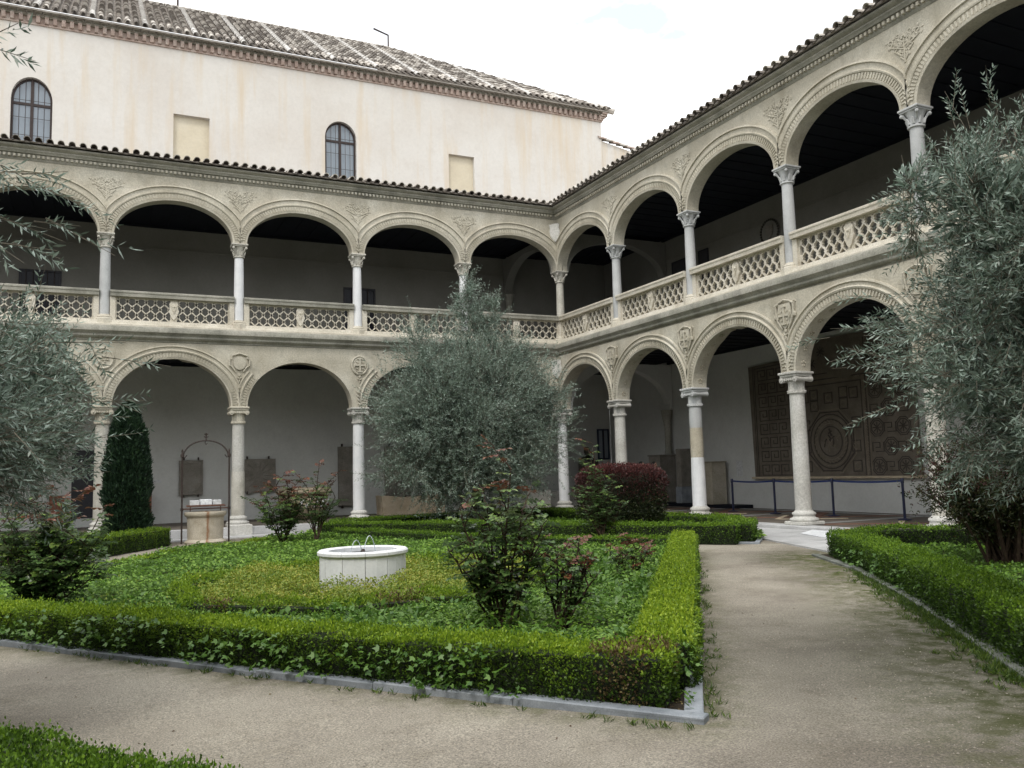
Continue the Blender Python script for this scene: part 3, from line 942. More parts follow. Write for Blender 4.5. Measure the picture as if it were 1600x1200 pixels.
def eave_tile_mesh(name, mat, r=.1, L=.46):
    m = MB(); n = 7; v = []
    for (y, rr) in ((0, r), (L, r * .8)):
        for q in (rr, rr - .018):
            for i in range(n + 1):
                a = PI * i / n
                v.append((q * math.cos(a), y, q * math.sin(a)))
    k = n + 1; f = []
    for i in range(n):
        f += [(i, i + 1, 2 * k + i + 1, 2 * k + i), (k + i, 3 * k + i, 3 * k + i + 1, k + i + 1), (i, k + i, k + i + 1, i + 1), (2 * k + i, 2 * k + i + 1, 3 * k + i + 1, 3 * k + i)]
    f += [(0, 2 * k, 3 * k, k), (n, k + n, 3 * k + n, 2 * k + n)]
    return m.add(v, f).mesh(name, mat, True)
TILE = [eave_tile_mesh('roof_tile', 'terracotta'), eave_tile_mesh('roof_tile', 'pale_tile'), eave_tile_mesh('roof_tile', 'mortar', .112)]

def cloister_wing(rz, s, UL, upper0, dx, wall, start_l, start_u, end, label, lowcols, upcols, meds, arch_ranges, shift_u):
    """one wing of two arcaded storeys"""
    root = empty('cloister_wing', (0, 0, 0), rz, label=label, cat='building', group='arcaded wings of the cloister')
    pf = MB
    UU = [upper0] + UL[1:]
    arcade_wall(UL, s, .50, LZS, LZC, CZB - .01, -.2, .25, end, start_l, 'carved_stone', root, 'arcade_wall', broken=(3,) if s < 0 else (2,))
    arcade_wall(UU, s, .44, UZS, UZC, 10.94, -.18 + dx, .2 + dx, end, start_u, 'carved_stone', root, 'arcade_wall')
    # archivolts
    for i, (ua, ub) in enumerate(zip(UL[:-1], UL[1:])):
        if i > 5: continue
        for (t0, t1) in arch_ranges.get(i, [(0, 1)]):
            m = MB()
            sweep_arch(m, ua, ub, s, .5, LZS, LZC + .0, -.2, ARCH_L, t0, t1)
            ribs_arch(m, ua, ub, s, .5, LZS, LZC, -.212, .06, .20, .03, t0, t1)
            m.build('archivolt', 'carved_stone', root, True)
        m = MB()
        sweep_arch(m, UU[i], ub, s, .44, UZS, UZC, -.18 + dx, ARCH_U)
        ribs_arch(m, UU[i], ub, s, .44, UZS, UZC, -.192 + dx, .08, .215, .026)
        m.build('archivolt', 'carved_stone', root, True)
    # columns
    for i, u in enumerate(UL):
        if i == 0 and s > 0: continue
        sm, cm = lowcols.get(i, ('column_stone', 'cl_warm'))
        if sm == 'drums':                  # patched column of three stones
            c = shaft(.20, .187, .36, 1.75).build('column', 'white_marble', root, True)
            c.location = (s * u, 0, 0)
            shaft(.183, .181, 1.752, 2.6).build('shaft_drum', 'warm_stone', c, True)
            shaft(.184, .178, 2.602, LZS - .54).build('shaft_drum', 'grey_marble', c, True)
        elif sm == 'two':
            c = shaft(.205, .198, .36, 1.72).build('column', 'column_stone', root, True)
            c.location = (s * u, 0, 0)
            shaft(.188, .178, 1.722, LZS - .54).build('shaft_drum', 'pale_stone', c, True)
        else:
            c = link('column', ME['sl_' + sm], root, (s * u, 0, 0))
        link('capital', ME[cm], c)
        link('base', ME['bl'], c)
        if s < 0 or i == 0:
            MB().bbox(-.36, .36, -.56, -.33, -.34, .09, .02).build('plinth_block', 'pale_stone', c)
        sm, cm = upcols.get(i, ('grey_marble', 'cu_grey'))
        c = link('column', ME['su_' + sm], root, (s * UU[i], dx, 0))
        link('capital', ME[cm], c)
        link('base', ME['bu'], c)
        if 0 < i < 7:
            kd = meds.get(i)
            if kd:
                o = link('medallion', ME['med_' + kd], root, (s * u, -.205, 5.18 - .02))
                if kd == 'cartouche': o.location.z = 5.12
            link('leaf_carving', ME['leaf'], root, (s * u, -.215, LZS + .02))
            link('foliage_relief', ME['fol%d' % (i % 3)], root, (s * u, -.185 + dx, 10.0), scale=(1, .6, 1))
            link('leaf_carving', ME['leaf'], root, (s * u, -.20 + dx, UZS + .02), scale=(.8, 1, .85))
    # cornice between the storeys, hand-cut in long lengths
    prof = [(.2, CZB), (-.22, CZB), (-.23, CZB + .05), (-.30, CZB + .07), (-.34, CZB + .12), (-.33, CZB + .17), (-.37, CZB + .22), (-.44, CZB + .26), (-.45, CZB + .36), (-.43, CZB + .42), (.2, CZB + .42)]
    sweep_line(prof, s, shift_u, end, dx).build('cornice', 'weathered_stone', root, True)
    # parapet plinth and balustrade, one bay at a time
    prof = [(.14, CZT), (-.30, CZT), (-.30, CZT + .07), (-.20, CZT + .10), (-.17, CZT + .21), (.14, CZT + .21)]
    sweep_line(prof, s, shift_u, end, dx).build('parapet_plinth', 'balustrade_stone', root)
    zb = CZT + .212
    for i, (ua, ub) in enumerate(zip(UU[:-1], UU[1:])):
        if i > 5: continue
        a, b2 = ua + .15, ub - .15
        if i == 0: a = ua + .02
        m = MB()
        x0, x1 = sorted((s * a, s * b2))
        m.prism_y = None
        yy = dx
        m.add([], [])
        rail = MB()
        pr = [(-.17, 7.075), (-.18, 7.16), (-.20, 7.19), (-.20, 7.235), (-.17, 7.255), (.15, 7.255), (.15, 7.075)]
        n = len(pr)
        rail.add([(x0, v_ + dx, z) for v_, z in pr] + [(x1, v_ + dx, z) for v_, z in pr],
                 [tuple(range(n)), tuple(range(n, 2 * n))[::-1]] + [(k, (k + 1) % n, (k + 1) % n + n, k + n) for k in range(n)])
        ro = rail.build('balustrade', 'weathered_stone' if s < 0 else 'balustrade_stone', root)
        for pxx in (x0 + .075, x1 - .075):
            MB().bbox(pxx - .075, pxx + .075, -.10 + dx, .07 + dx, zb, 7.073, .006).build('end_post', 'balustrade_stone', ro)
        c = (x0 + x1) / 2
        link('coat_of_arms', ME['shield'], ro, (c, dx - .02, zb))
        L = c - .067 - (x0 + .152)
        t = tracery('tracery_panel', L, 7.073 - zb)
        link('tracery_panel', t, ro, (x0 + .152, dx, zb))
        link('tracery_panel', t, ro, (c + .067, dx, zb))
    # entablature under the eaves
    prof = [(.1, 10.94), (-.19, 10.94), (-.21, 10.97), (-.23, 11.0), (-.23, 11.12), (-.30, 11.13), (-.33, 11.18), (-.36, 11.2), (-.36, 11.24), (-.44, 11.27), (-.47, 11.30), (-.47, 11.34), (.1, 11.34)]
    sweep_line(prof, s, shift_u, end, dx).build('entablature', 'weathered_stone', root, True)
    m = MB(); k = 0; u = .35
    while u < 24:
        xx = s * u; m.box(xx - .032, xx + .032, -.30 + dx, -.228 + dx, 11.015, 11.095); u += .125
    tag(m.build('dentil_course', 'carved_stone', root), kind='stuff')
    # roof: slope slab and tiles
    sl_ = math.tan(math.radians(13))
    v0 = -.56 + dx
    def zr(v): return 11.36 + (v - v0) * sl_
    wv = wall + .2
    pr = [(v0, zr(v0)), (wv, zr(wv)), (wv, zr(wv) + .06), (v0, zr(v0) + .05)]
    sweep_line([(a, z) for a, z in pr], s, 0 if s > 0 else 0, end, 0).build('roof_deck', 'terracotta', root)
    tiles = int((24 + .3) / .29)
    rows = MB()
    for i in range(tiles):
        u = -.35 + i * .29 + (.15 if s > 0 else 0)
        if u < .56 - dx * 0 - .1: continue
        o = link('roof_tile', TILE[1 if rnd.random() < .6 else 0], root, (s * u, v0 - .07 + rnd.uniform(-.012, .012), zr(v0) + .065), (math.radians(13) + rnd.uniform(-.03, .03), rnd.uniform(-.05, .05), rnd.uniform(-.04, .04)))
        # channel tile between covers
        x = s * u + s * .145
        n = 5; vv = []
        for y in (v0 - .05, v0 + .9):
            for q in range(n + 1):
                a = PI + PI * q / n
                vv.append((x + .095 * math.cos(a), y, zr(y) + .075 + .06 * math.sin(a)))
        rows.add(vv, [(q, q + 1, n + 2 + q, n + 1 + q) for q in range(n)])
        for r_ in range(1, 13):
            y = v0 + r_ * .38
            if y < -u + .2: pass
            vv = []
            for yy, rr in ((y, .1), (y + .44, .082)):
                for q in range(5):
                    a = PI * q / 4
                    vv.append((s * u + rr * math.cos(a), yy, zr(yy) + .05 + rr * math.sin(a) + (.02 if yy == y else 0)))
            if u > y - .2: rows.add(vv, [(q, q + 1, 6 + q, 5 + q) for q in range(4)])
    tag(rows.build('tile_rows', 'terracotta', root), kind='stuff')
    # back wall, floor slab, ceilings with joists
    w = MB()
    if s < 0:
        w.box(-end, XW, YW, YW + .4, 0.003, 11.6)
    else:
        w.box(-YW + .002, end, XW, XW + .4, 0.003, 5.9)
    w.build('back_wall', 'gallery_plaster', root)
    if s > 0:
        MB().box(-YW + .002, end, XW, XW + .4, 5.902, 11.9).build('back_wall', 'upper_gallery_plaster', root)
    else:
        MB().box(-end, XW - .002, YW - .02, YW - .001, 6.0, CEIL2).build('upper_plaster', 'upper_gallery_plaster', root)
    for zc, a0 in ((CEIL1, .25), (CEIL2, .2 + dx)):
        m = MB()
        xx0, xx1 = (-end, XW - .003) if s < 0 else (-.0, end)
        if s > 0: xx0 = -a0 - .0
        vb = wall - .025
        lo = -a0 if s > 0 else a0
        if s > 0: m.box(.0 - .2, end, a0 + .002, vb, zc, zc + .1)
        else: m.box(-end, XW - .03, a0 + .002, vb, zc + .002, zc + .1)
        u = .3 if s > 0 else -XW + .4
        while u < end - .3:
            x = s * u
            m.box(x - .06, x + .06, a0 + .003, vb - .07, zc - .025, zc - .001); u += .62
        m.box(*(sorted((s * -.0, s * end))), vb - .069, vb, zc - .10, zc - .002)
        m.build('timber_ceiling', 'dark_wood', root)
    m = MB()
    if s > 0: m.box(-.2, end, .26, wall - .004, CEIL1 + .12, 6.1)
    else: m.box(-end, XW - .004, .26, wall - .004, CEIL1 + .12, 6.1)
    m.build('upper_floor', 'floor_grey', root)
    # frieze board under the upper ceiling
    m = MB()
    if s > 0: m.box(-.1, end, wall - .04, wall - .002, 9.78, 9.84)
    else: m.box(-end, -.2, wall - .06, wall - .022, 9.78, 9.84)
    m.build('wall_moulding', 'upper_gallery_plaster', root)
    return root

north = cloister_wing(0, -1, UN, -DX, 0.0, YW, -.25, -.25 - DX, 31.0, 'north wing with two storeys of arches facing the fountain bed, left of the corner',
    {0: ('white_marble', 'cl_pale'), 1: ('white_marble', 'cl_pale'), 2: ('white_marble', 'cl_pale'), 3: ('two', 'cl_warm'), 4: ('column_stone', 'cl_warm')},
    {0: ('column_stone', 'cu_warm'), 1: ('white_marble', 'cu_warm'), 2: ('white_marble', 'cu_warm'), 3: ('white_marble', 'cu_warm'), 4: ('grey_marble', 'cu_warm')},
    {2: 'round', 3: 'cartouche', 4: 'carved', 5: 'round'}, {0: [(0, .2)], 1: [(.75, 1)], 2: [(.0, .0001), (.80, 1)]}, DX)
east = cloister_wing(-PI / 2, 1, UE, 0.0, DX, XW, .2, .18, 36.0, 'east wing with two storeys of arches along the gravel path, right of the corner',
    {1: ('pale_stone', 'cl_pale'), 2: ('drums', 'cl_grey'), 3: ('pale_stone', 'cl_pale'), 4: ('column_stone', 'cl_warm')},
    {2: ('grey_marble', 'cu_grey'), 1: ('grey_marble', 'cu_grey')},
    {1: 'shield', 2: 'shield', 3: 'shield', 4: 'shield', 5: 'shield'}, {}, 0)
# east upper column 0 is shared with the north wing: take the duplicate away
for o in list(east.children):
    if o.name.startswith('column') and abs(o.location.x) < .01:
        for c in list(o.children): bpy.data.objects.remove(c)
        bpy.data.objects.remove(o)
# the two sides of the court behind the viewer, in the same two storeys (they shut the low sky out of the galleries)
def facing_wing(src, label):
    o = src.copy(); COL.objects.link(o)
    o.location = (-31.4, -36.4, 0); o.rotation_euler = (0, 0, src.rotation_euler.z + PI)
    o['label'] = label
    for ch in list(src.children):
        if ch.name.split('.')[0] in ('arcade_wall', 'back_wall', 'roof_deck', 'upper_floor', 'timber_ceiling', 'cornice', 'parapet_plinth', 'entablature'):
            c = ch.copy(); COL.objects.link(c); c.parent = o
    return o
facing_wing(north, 'arcaded wing closing the court behind the viewer')
facing_wing(east, 'arcaded wing closing the court on the left of the viewer')
link('blank_shield', ME['corner'], north, (-.27, -.27, 5.22), (.1, 0, -PI / 4))
link('blank_shield', ME['corner'], north, (-.16, -.25, 10.42), (.1, 0, -PI / 4))
# rosettes carved under the east arches
for i in (1, 2, 3):
    ua, ub = UE[i], UE[i + 1]
    P, Nn = arch_pts(ua, ub, .5, LZS, LZC, 24)
    m = MB()
    for k in range(1, 24):
        if k % 2 == 0: continue
        (x, z), (nx, nz_) = P[k], Nn[k]
        for j in range(5):
            a = j * 2 * PI / 5
            du, dv = .055 * math.cos(a), .055 * math.sin(a)
            m.ell((x + nz_ * du, .02 + dv, z - nx * du), (.03, .03, .03), 5, 4)
    tag(m.build('soffit_rosettes', 'warm_stone', east, True), kind='stuff')

# arches thrown across the galleries at the corner
def cross_arch(x0, x1, y0, y1, along, zs, zc, zt, name, mat, parent):
    m = MB(); n = 20
    L0, L1 = (y0, y1) if along == 'y' else (x0, x1)
    a = (L1 - L0) / 2 - .12; c = (L0 + L1) / 2
    pol = [(L0, zs)] + [(c - a * math.cos(PI * i / n), zs + (zc - zs) * math.sin(PI * i / n)) for i in range(n + 1)] + [(L1, zs)]
    v = []
    for u, z in pol:
        for w_ in ((x0, x1) if along == 'y' else (y0, y1)):
            for q in (z, zt): v.append((w_, u, q) if along == 'y' else (u, w_, q))
    f = []
    for i in range(len(pol) - 1):
        a_, c_ = 4 * i, 4 * i + 4
        f += [(a_, c_, c_ + 1, a_ + 1), (a_ + 2, a_ + 3, c_ + 3, c_ + 2), (a_, a_ + 2, c_ + 2, c_)]
    m.add(v, f)
    return m.build(name, mat, parent)
cross_arch(-.2, .2, .252, YW - .03, 'y', LZS, 5.3, CEIL1 - .14, 'cross_arch', 'gallery_plaster', north)
cross_arch(.252, XW - .02, -.18, .2, 'x', LZS, 5.35, CEIL1 - .14, 'cross_arch', 'gallery_plaster', north)
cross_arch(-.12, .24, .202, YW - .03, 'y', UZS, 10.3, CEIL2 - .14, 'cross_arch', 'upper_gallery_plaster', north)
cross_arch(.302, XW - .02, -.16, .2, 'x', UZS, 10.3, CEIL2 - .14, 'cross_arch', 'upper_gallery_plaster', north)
MB().lathe([(.16, 2.0), (.14, 2.1), (.12, 2.2), (.12, 3.1), (.15, 3.15), (.14, 3.2), (.2, 3.5), (.24, 3.74)], 16, (4.75, .0)).build('half_column', 'weathered_stone', north, True)
MB().lathe([(.2, 6.15), (.16, 6.3), (.14, 8.6), (.22, 8.98)], 16, (.06, 4.42)).build('half_column', 'weathered_stone', north, True)

# ------------------------------------------------------------------ church wall above the north wing
church = empty('church_building', (0, 5, 0), label='tall plastered church wall with tiled roof rising behind the north wing', cat='building')
def lc(x, y, z): return (x, y - 5, z)
YC = YW + .02
XC0, XC1 = -30.0, 5.1
Z0, Z1 = 11.0, 17.45
ops = [(-18.56, -17.29, 12.0, 14.72, .83), (-13.35, -12.08, 12.0, 14.97, 0), (-7.74, -6.47, 12.0, 14.92, .70), (-2.5, -1.33, 12.0, 14.92, 0), (-24.2, -22.9, 12.0, 14.9, .7)]
ops.sort()
m = MB(); x = XC0
def fr(poly, m=m): 
    m.add([(a, YC - 5, c) for a, c in poly], [tuple(range(len(poly)))])
for (a, b2, z0, zs, h) in ops:
    fr([(x, Z0), (a, Z0), (a, Z1), (x, Z1)])
    fr([(a, Z0), (b2, Z0), (b2, z0), (a, z0)])
    n = 16
    if h:
        cx, rr = (a + b2) / 2, (b2 - a) / 2
        P = [(cx - rr * math.cos(PI * i / n), zs + h * math.sin(PI * i / n)) for i in range(n + 1)]
    else:
        P = [(a, zs), (b2, zs)]
    for p, q in zip(P[:-1], P[1:]):
        fr([p, q, (q[0], Z1), (p[0], Z1)])
    edge = [(a, z0)] + P + [(b2, z0)] if h else [(a, z0), (a, zs), (b2, zs), (b2, z0)]
    D = .30 if h else .16
    for p, q in zip(edge[:-1], edge[1:]):
        m.add([(p[0], YC - 5, p[1]), (q[0], YC - 5, q[1]), (q[0], YC - 5 + D, q[1]), (p[0], YC - 5 + D, p[1])], [(0, 1, 2, 3)])
    m.add([(a, YC - 5, z0), (b2, YC - 5, z0), (b2, YC - 5 + D, z0), (a, YC - 5 + D, z0)], [(0, 1, 2, 3)])
    x = b2
fr([(x, Z0), (XC1, Z0), (XC1, Z1), (x, Z1)])
m.add([(XC1, YC - 5, Z0), (XC1, 18, Z0), (XC1, 18, Z1), (XC1, YC - 5, Z1)], [(0, 1, 2, 3)])
me = m.mesh('plaster_wall', 'church_plaster', recalc=False)
link('plaster_wall', me, church)
for (a, b2, z0, zs, h) in ops:
    if not h:
        MB().box(a + .002, b2 - .002, .02 + YC - 5 + .142, YC - 5 + .2, z0, zs).build('blind_niche', 'niche_plaster', church)
        continue
    cx, rr = (a + b2) / 2, (b2 - a) / 2
    n = 18
    def arcp(q, dz=0): return [(cx - (rr - q) * math.cos(PI * i / n), zs + (h - q) * math.sin(PI * i / n)) for i in range(n + 1)]
    yf = YC - 5 + .17
    fm = MB()
    outer = [(a, z0)] + arcp(0) + [(b2, z0)]; inner = [(a + .07, z0)] + arcp(.07) + [(b2 - .07, z0)]
    for k in range(len(outer) - 1):
        p, q, r_, s_ = outer[k], outer[k + 1], inner[k + 1], inner[k]
        fm.add([(p[0], yf, p[1]), (q[0], yf, q[1]), (r_[0], yf, r_[1]), (s_[0], yf, s_[1]), (r_[0], yf + .08, r_[1]), (s_[0], yf + .08, s_[1])], [(0, 1, 2, 3), (3, 2, 4, 5)])
    fm.box(cx - .05, cx + .05, yf - .01, yf + .06, z0, zs + h - .05)
    fm.box(a + .05, b2 - .05, yf - .006, yf + .06, zs - .14, zs - .05)
    w = fm.build('window', 'window_frame', church)
    for sg in (0, 1):
        pts = [(p[0], p[1]) for p in arcp(.07)]
        half = [p for p in pts if (p[0] <= cx - .05 if sg == 0 else p[0] >= cx + .05)]
        xe = cx - .05 if sg == 0 else cx + .05
        top = [(xe, zs - .05)] + (half[::1] if sg == 0 else half)
        poly = ([(a + .07, zs - .05)] + half + [(xe, half[-1][1] + .0), (xe, zs - .05)]) if sg == 0 else ([(xe, zs - .05), (xe, half[0][1])] + half + [(b2 - .07, zs - .05)])
        MB().prism(poly, yf + .03, yf + .04).build('pane', 'window_glass', w)
        xa, xb = (a + .07, cx - .05) if sg == 0 else (cx + .05, b2 - .07)
        MB().box(xa, xb, yf + .03, yf + .04, z0, zs - .14).build('pane', 'window_glass', w)
    g_ = MB()
    nb = 6
    for k in range(nb + 1):
        xx = a + .06 + (b2 - a - .12) * k / nb
        zt = zs + (h - .02) * math.sqrt(max(0, 1 - ((xx - cx) / rr) ** 2))
        g_.tube([(xx, yf - .10, z0), (xx, yf - .10, zt)], .011, 5)
    z = zs
    while z > z0: g_.tube([(a, yf - .10, z), (b2, yf - .10, z)], .009, 5); z -= .62
    g_.build('iron_grille', 'iron', w)

# brick cornice
m = MB(); m.box(XC0, XC1 + .05, YC - 5 - .05, YC - 5 + .2, Z1 + .002, Z1 + .05); m.box(XC0, XC1 + .004, YC - 5 - .03, YC - 5 + .2, Z1 + .052, Z1 + .279); m.build('string_course', 'pink_brick', church)
bk = MB()
bk.add([(-.06, 0, 0), (.06, 0, 0), (.06, -.10, .02), (.06, -.15, .23), (.06, 0, .23), (-.06, -.10, .02), (-.06, -.15, .23), (-.06, 0, .23)],
       [(0, 1, 2, 5), (5, 2, 3, 6), (6, 3, 4, 7), (0, 5, 6, 7), (1, 4, 3, 2), (0, 7, 4, 1)])
bkm = bk.mesh('brick', 'pink_brick')
ar = MB()
nn = 6
i = 0
while True:
    xx = XC1 - .1 - i * .262
    if xx < -22: break
    link('brick', bkm, church, (xx, YC - 5 - .025, Z1 + .052), (0, rnd.uniform(-.03, .03), 0))
    # small tile arch bridging two bricks, and the staggered tier above
    for (dx_, zz, yy) in ((-.131, Z1 + .25, -.16), (0, Z1 + .34, -.24)):
        vv = []
        for y in (0, 1):
            for q in range(nn + 1):
                a = PI * q / nn
                vv.append((xx + dx_ + .115 * math.cos(a), YC - 5 + (yy - .03 if y == 0 else 0), zz + .07 * math.sin(a)))
        ar.add(vv, [(q, q + 1, nn + 2 + q, nn + 1 + q) for q in range(nn)] )
    i += 1
tag(ar.build('cornice_tiles', 'pale_tile', church), kind='stuff')
MB().box(XC0, XC1 + .3, YC - 5 - .12, YC - 5 + .2, Z1 + .28, Z1 + .41).build('cornice_bed', 'weathered_stone', church)
MB().box(XC0, XC1 + .34, YC - 5 - .30, YC - 5 + .2, Z1 + .412, Z1 + .47).build('eaves_board', 'pale_tile', church)
mm_ = MB()
for k in range(4): mm_.bbox(XC1 - .2 + .05 * k, XC1 + .08 + .05 * k, YC - 5 - .10 - .06 * k, YC - 5 + .2, Z1 + .052 + .09 * k, Z1 + .13 + .09 * k, .01)
mm_.build('corner_corbel', 'pink_brick', church)
# hipped roof
ze = Z1 + .47; ye = YC - 5 - .33
apex = (-2.9, 11.2 - 5, ze + 4.6); hc = (XC1 + .35, ye, ze)
rp_ = MB()
rp_.add([(XC0, ye, ze), hc, apex, (XC0, apex[1], apex[2]), (XC1 + .35, 18, ze), (apex[0], 18, apex[2])], [(0, 1, 2, 3), (1, 4, 5, 2)])
link('roof_deck', rp_.mesh('roof_deck', 'terracotta', recalc=False), church)
slope = math.atan2(apex[2] - ze, apex[1] - ye)
cs, sn = math.cos(slope), math.sin(slope)
rest = {0: MB(), 1: MB(), 2: MB()}
Ls = math.hypot(apex[2] - ze, apex[1] - ye)
cnt = 0
i = 0
while True:
    xx = XC1 + .25 - i * .29
    if xx < -24: break
    mort = (i % 6 == 2)
    # length of the slope up to the hip
    fl_ = min(1.0, max(0.0, (hc[0] - xx) / (hc[0] - apex[0])))
    k = 0
    while k * .38 < Ls * fl_:
        d = k * .38
        px_, py_, pz_ = xx, ye - .06 + d * cs, ze + .02 + d * sn
        kind = 2 if mort else (1 if rnd.random() < .42 else 0)
        if k < 3 and xx > -20 and cnt < 290:
            link('roof_tile', TILE[kind], church, (px_ + rnd.uniform(-.01, .01), py_, pz_ + .02), (slope + rnd.uniform(-.03, .03), rnd.uniform(-.04, .04), rnd.uniform(-.04, .04))); cnt += 1
        else:
            vv = []
            jx = rnd.uniform(-.012, .012); jz = rnd.uniform(-.01, .012)
            for dd, rr in ((0, .102), (.44, .082)):
                for q in range(5):
                    a = PI * q / 4
                    vv.append((px_ + jx + rr * math.cos(a), py_ + dd * cs - rr * math.sin(a) * sn, pz_ + jz + .035 * (dd == 0) + dd * sn + rr * math.sin(a) * cs))
            rest[kind].add(vv, [(q, q + 1, 6 + q, 5 + q) for q in range(4)] + [(4, 3, 2, 1, 0)])
        k += 1
    i += 1
for k in rest: tag(rest[k].build('tile_rows', ('terracotta', 'pale_tile', 'mortar')[k], church), kind='stuff')
rg = MB()
for k in range(60):
    xx = apex[0] - k * .36
    rg.tube([(xx, apex[1], apex[2] + .02), (xx - .4, apex[1], apex[2] + .05)], .13, 7)
for k in range(24):
    t = k / 24
    p = [apex[j] + (hc[j] - apex[j]) * t for j in range(3)]; q = [apex[j] + (hc[j] - apex[j]) * (t + .055) for j in range(3)]
    rg.tube([p, q], [.12, .14], 7)
rg.build('ridge_tiles', 'pale_tile', church)
P0 = apex
pole = MB(); pole.tube([(-3.0, apex[1], apex[2]), (-3.0, apex[1], apex[2] + .75), (-3.75, apex[1], apex[2] + .95)], .045, 6)
pole.build('roof_bracket', 'iron', church)
pole = MB(); pole.tube([(-12.8, apex[1], apex[2]), (-12.8, apex[1], apex[2] + .7)], .05, 6); pole.build('vent_pipe', 'iron', church)

# low annex to the right of the church
annex = empty('annex_building', (6, 5.2, 0), label='low plastered annex with a short tiled roof beside the church corner', cat='building')
m = MB(); m.add([(-.98, -.50, 11.2), (1.1, -.50, 11.2), (1.1, -.50, 16.25), (-.98, -.50, 16.62), (1.1, 4, 11.2), (1.1, 4, 16.25), (-.98, 4, 11.2), (-.98, 4, 16.62)], [(0, 1, 2, 3), (1, 4, 5, 2), (3, 2, 5, 7), (0, 3, 7, 6)])
m.build('plaster_wall', 'church_plaster', annex)
for k in range(7):
    t = k / 7; x0 = -1.1 + 2.7 * t
    z_ = 16.68 - .42 * t
    o = eave_tile_mesh('roof_tile', 'pale_tile' if k % 2 else 'pink_brick', .11, .5)
    link('roof_tile', o, annex, (x0, -.56, z_), (0, .16, -PI / 2 + .05))
    link('roof_tile', TILE[k % 2], annex, (x0, -.35, z_ + .07), (0, .16, -PI / 2 - .05))
m = MB(); m.box(1.1, 2.2, -.6, 3, 16.08, 16.2); m.build('eaves_board', 'dark_wood', annex)

# ------------------------------------------------------------------ windows and doors in the galleries (parts of the wings)
def barred_window(x0, x1, z0, z1, y, parent, name='window', frame='dark_frame', glassm='dark_glass', bars=5):
    w = MB(); t = .07
    w.box(x0, x1, y - .05, y, z1 - t, z1); w.box(x0, x1, y - .05, y, z0, z0 + t)
    w.box(x0, x0 + t, y - .05, y, z0 + t, z1 - t); w.box(x1 - t, x1, y - .05, y, z0 + t, z1 - t)
    xm = (x0 + x1) / 2; w.box(xm - .04, xm + .04, y - .045, y, z0 + t, z1 - t)
    o = w.build(name, frame, parent)
    MB().box(x0 + t, xm - .04, y - .015, y - .002, z0 + t, z1 - t).build('pane', glassm, o)
    MB().box(xm + .04, x1 - t, y - .015, y - .002, z0 + t, z1 - t).build('pane', glassm, o)
    g_ = MB()
    for k in range(1, bars * 2):
        xx = x0 + (x1 - x0) * k / (bars * 2)
        g_.tube([(xx, y - .07, z0), (xx, y - .07, z1)], .012, 5)
    g_.build('iron_grille', 'iron', o)
barred_window(-18.15, -16.87, 7.0, 8.75, YW - .022, north, bars=3)
barred_window(-7.06, -5.78, 6.8, 8.86, YW - .022, north, bars=2)
MB().box(-16.42, -15.0, YW - .05, YW - .002, .32, 2.6).build('door', 'dark_frame', north)
barred_window(4.25, 4.85, 1.9, 3.25, YW - .004, north, frame='blue_frame', glassm='bright_glass', bars=1)

# ------------------------------------------------------------------ things on the upper east gallery wall
def wall_e(y, z): return (XW, y, z)
o = empty('wall_medallion', (XW - .002, -6.2, 9.36), -PI / 2, label='round carved coat-of-arms relief high on the upper east gallery wall', cat='relief')
m = MB(); m.prism([(.44 * math.cos(2 * PI * i / 28), .44 * math.sin(2 * PI * i / 28)) for i in range(28)], -.06, 0); m.build('disc', 'upper_gallery_plaster', o)
m = MB()
for i in range(28):
    a = 2 * PI * i / 28; m.ell((.42 * math.cos(a), -.07, .42 * math.sin(a)), (.045, .04, .045), 6, 4)
m.build('wreath', 'bronze', o)
m = MB(); m.prism([(-.18, .22), (.18, .22), (.16, -.08), (0, -.26), (-.16, -.08)], -.10, -.061); m.build('shield', 'slab_stone', o)
for (y0, y1, z0, z1, lb) in ((-.55, -1.45, 8.5, 9.6, 'dark framed picture on the upper east gallery wall, nearest the corner arch'), (-2.25, -2.85, 8.4, 9.65, 'dark narrow hanging on the upper east gallery wall, just behind the second upper column')):
    o = empty('picture', (XW - .002, (y0 + y1) / 2, z0), -PI / 2, label=lb, cat='picture')
    hw = abs(y1 - y0) / 2; h = z1 - z0
    m = MB(); m.box(-hw, hw, -.04, 0, 0, .05); m.box(-hw, hw, -.04, 0, h - .05, h); m.box(-hw, -hw + .05, -.04, 0, .05, h - .05); m.box(hw - .05, hw, -.04, 0, .05, h - .05)
    m.build('frame', 'dark_frame', o); MB().box(-hw + .05, hw - .05, -.02, -.002, .05, h - .05).build('canvas', 'painting', o)

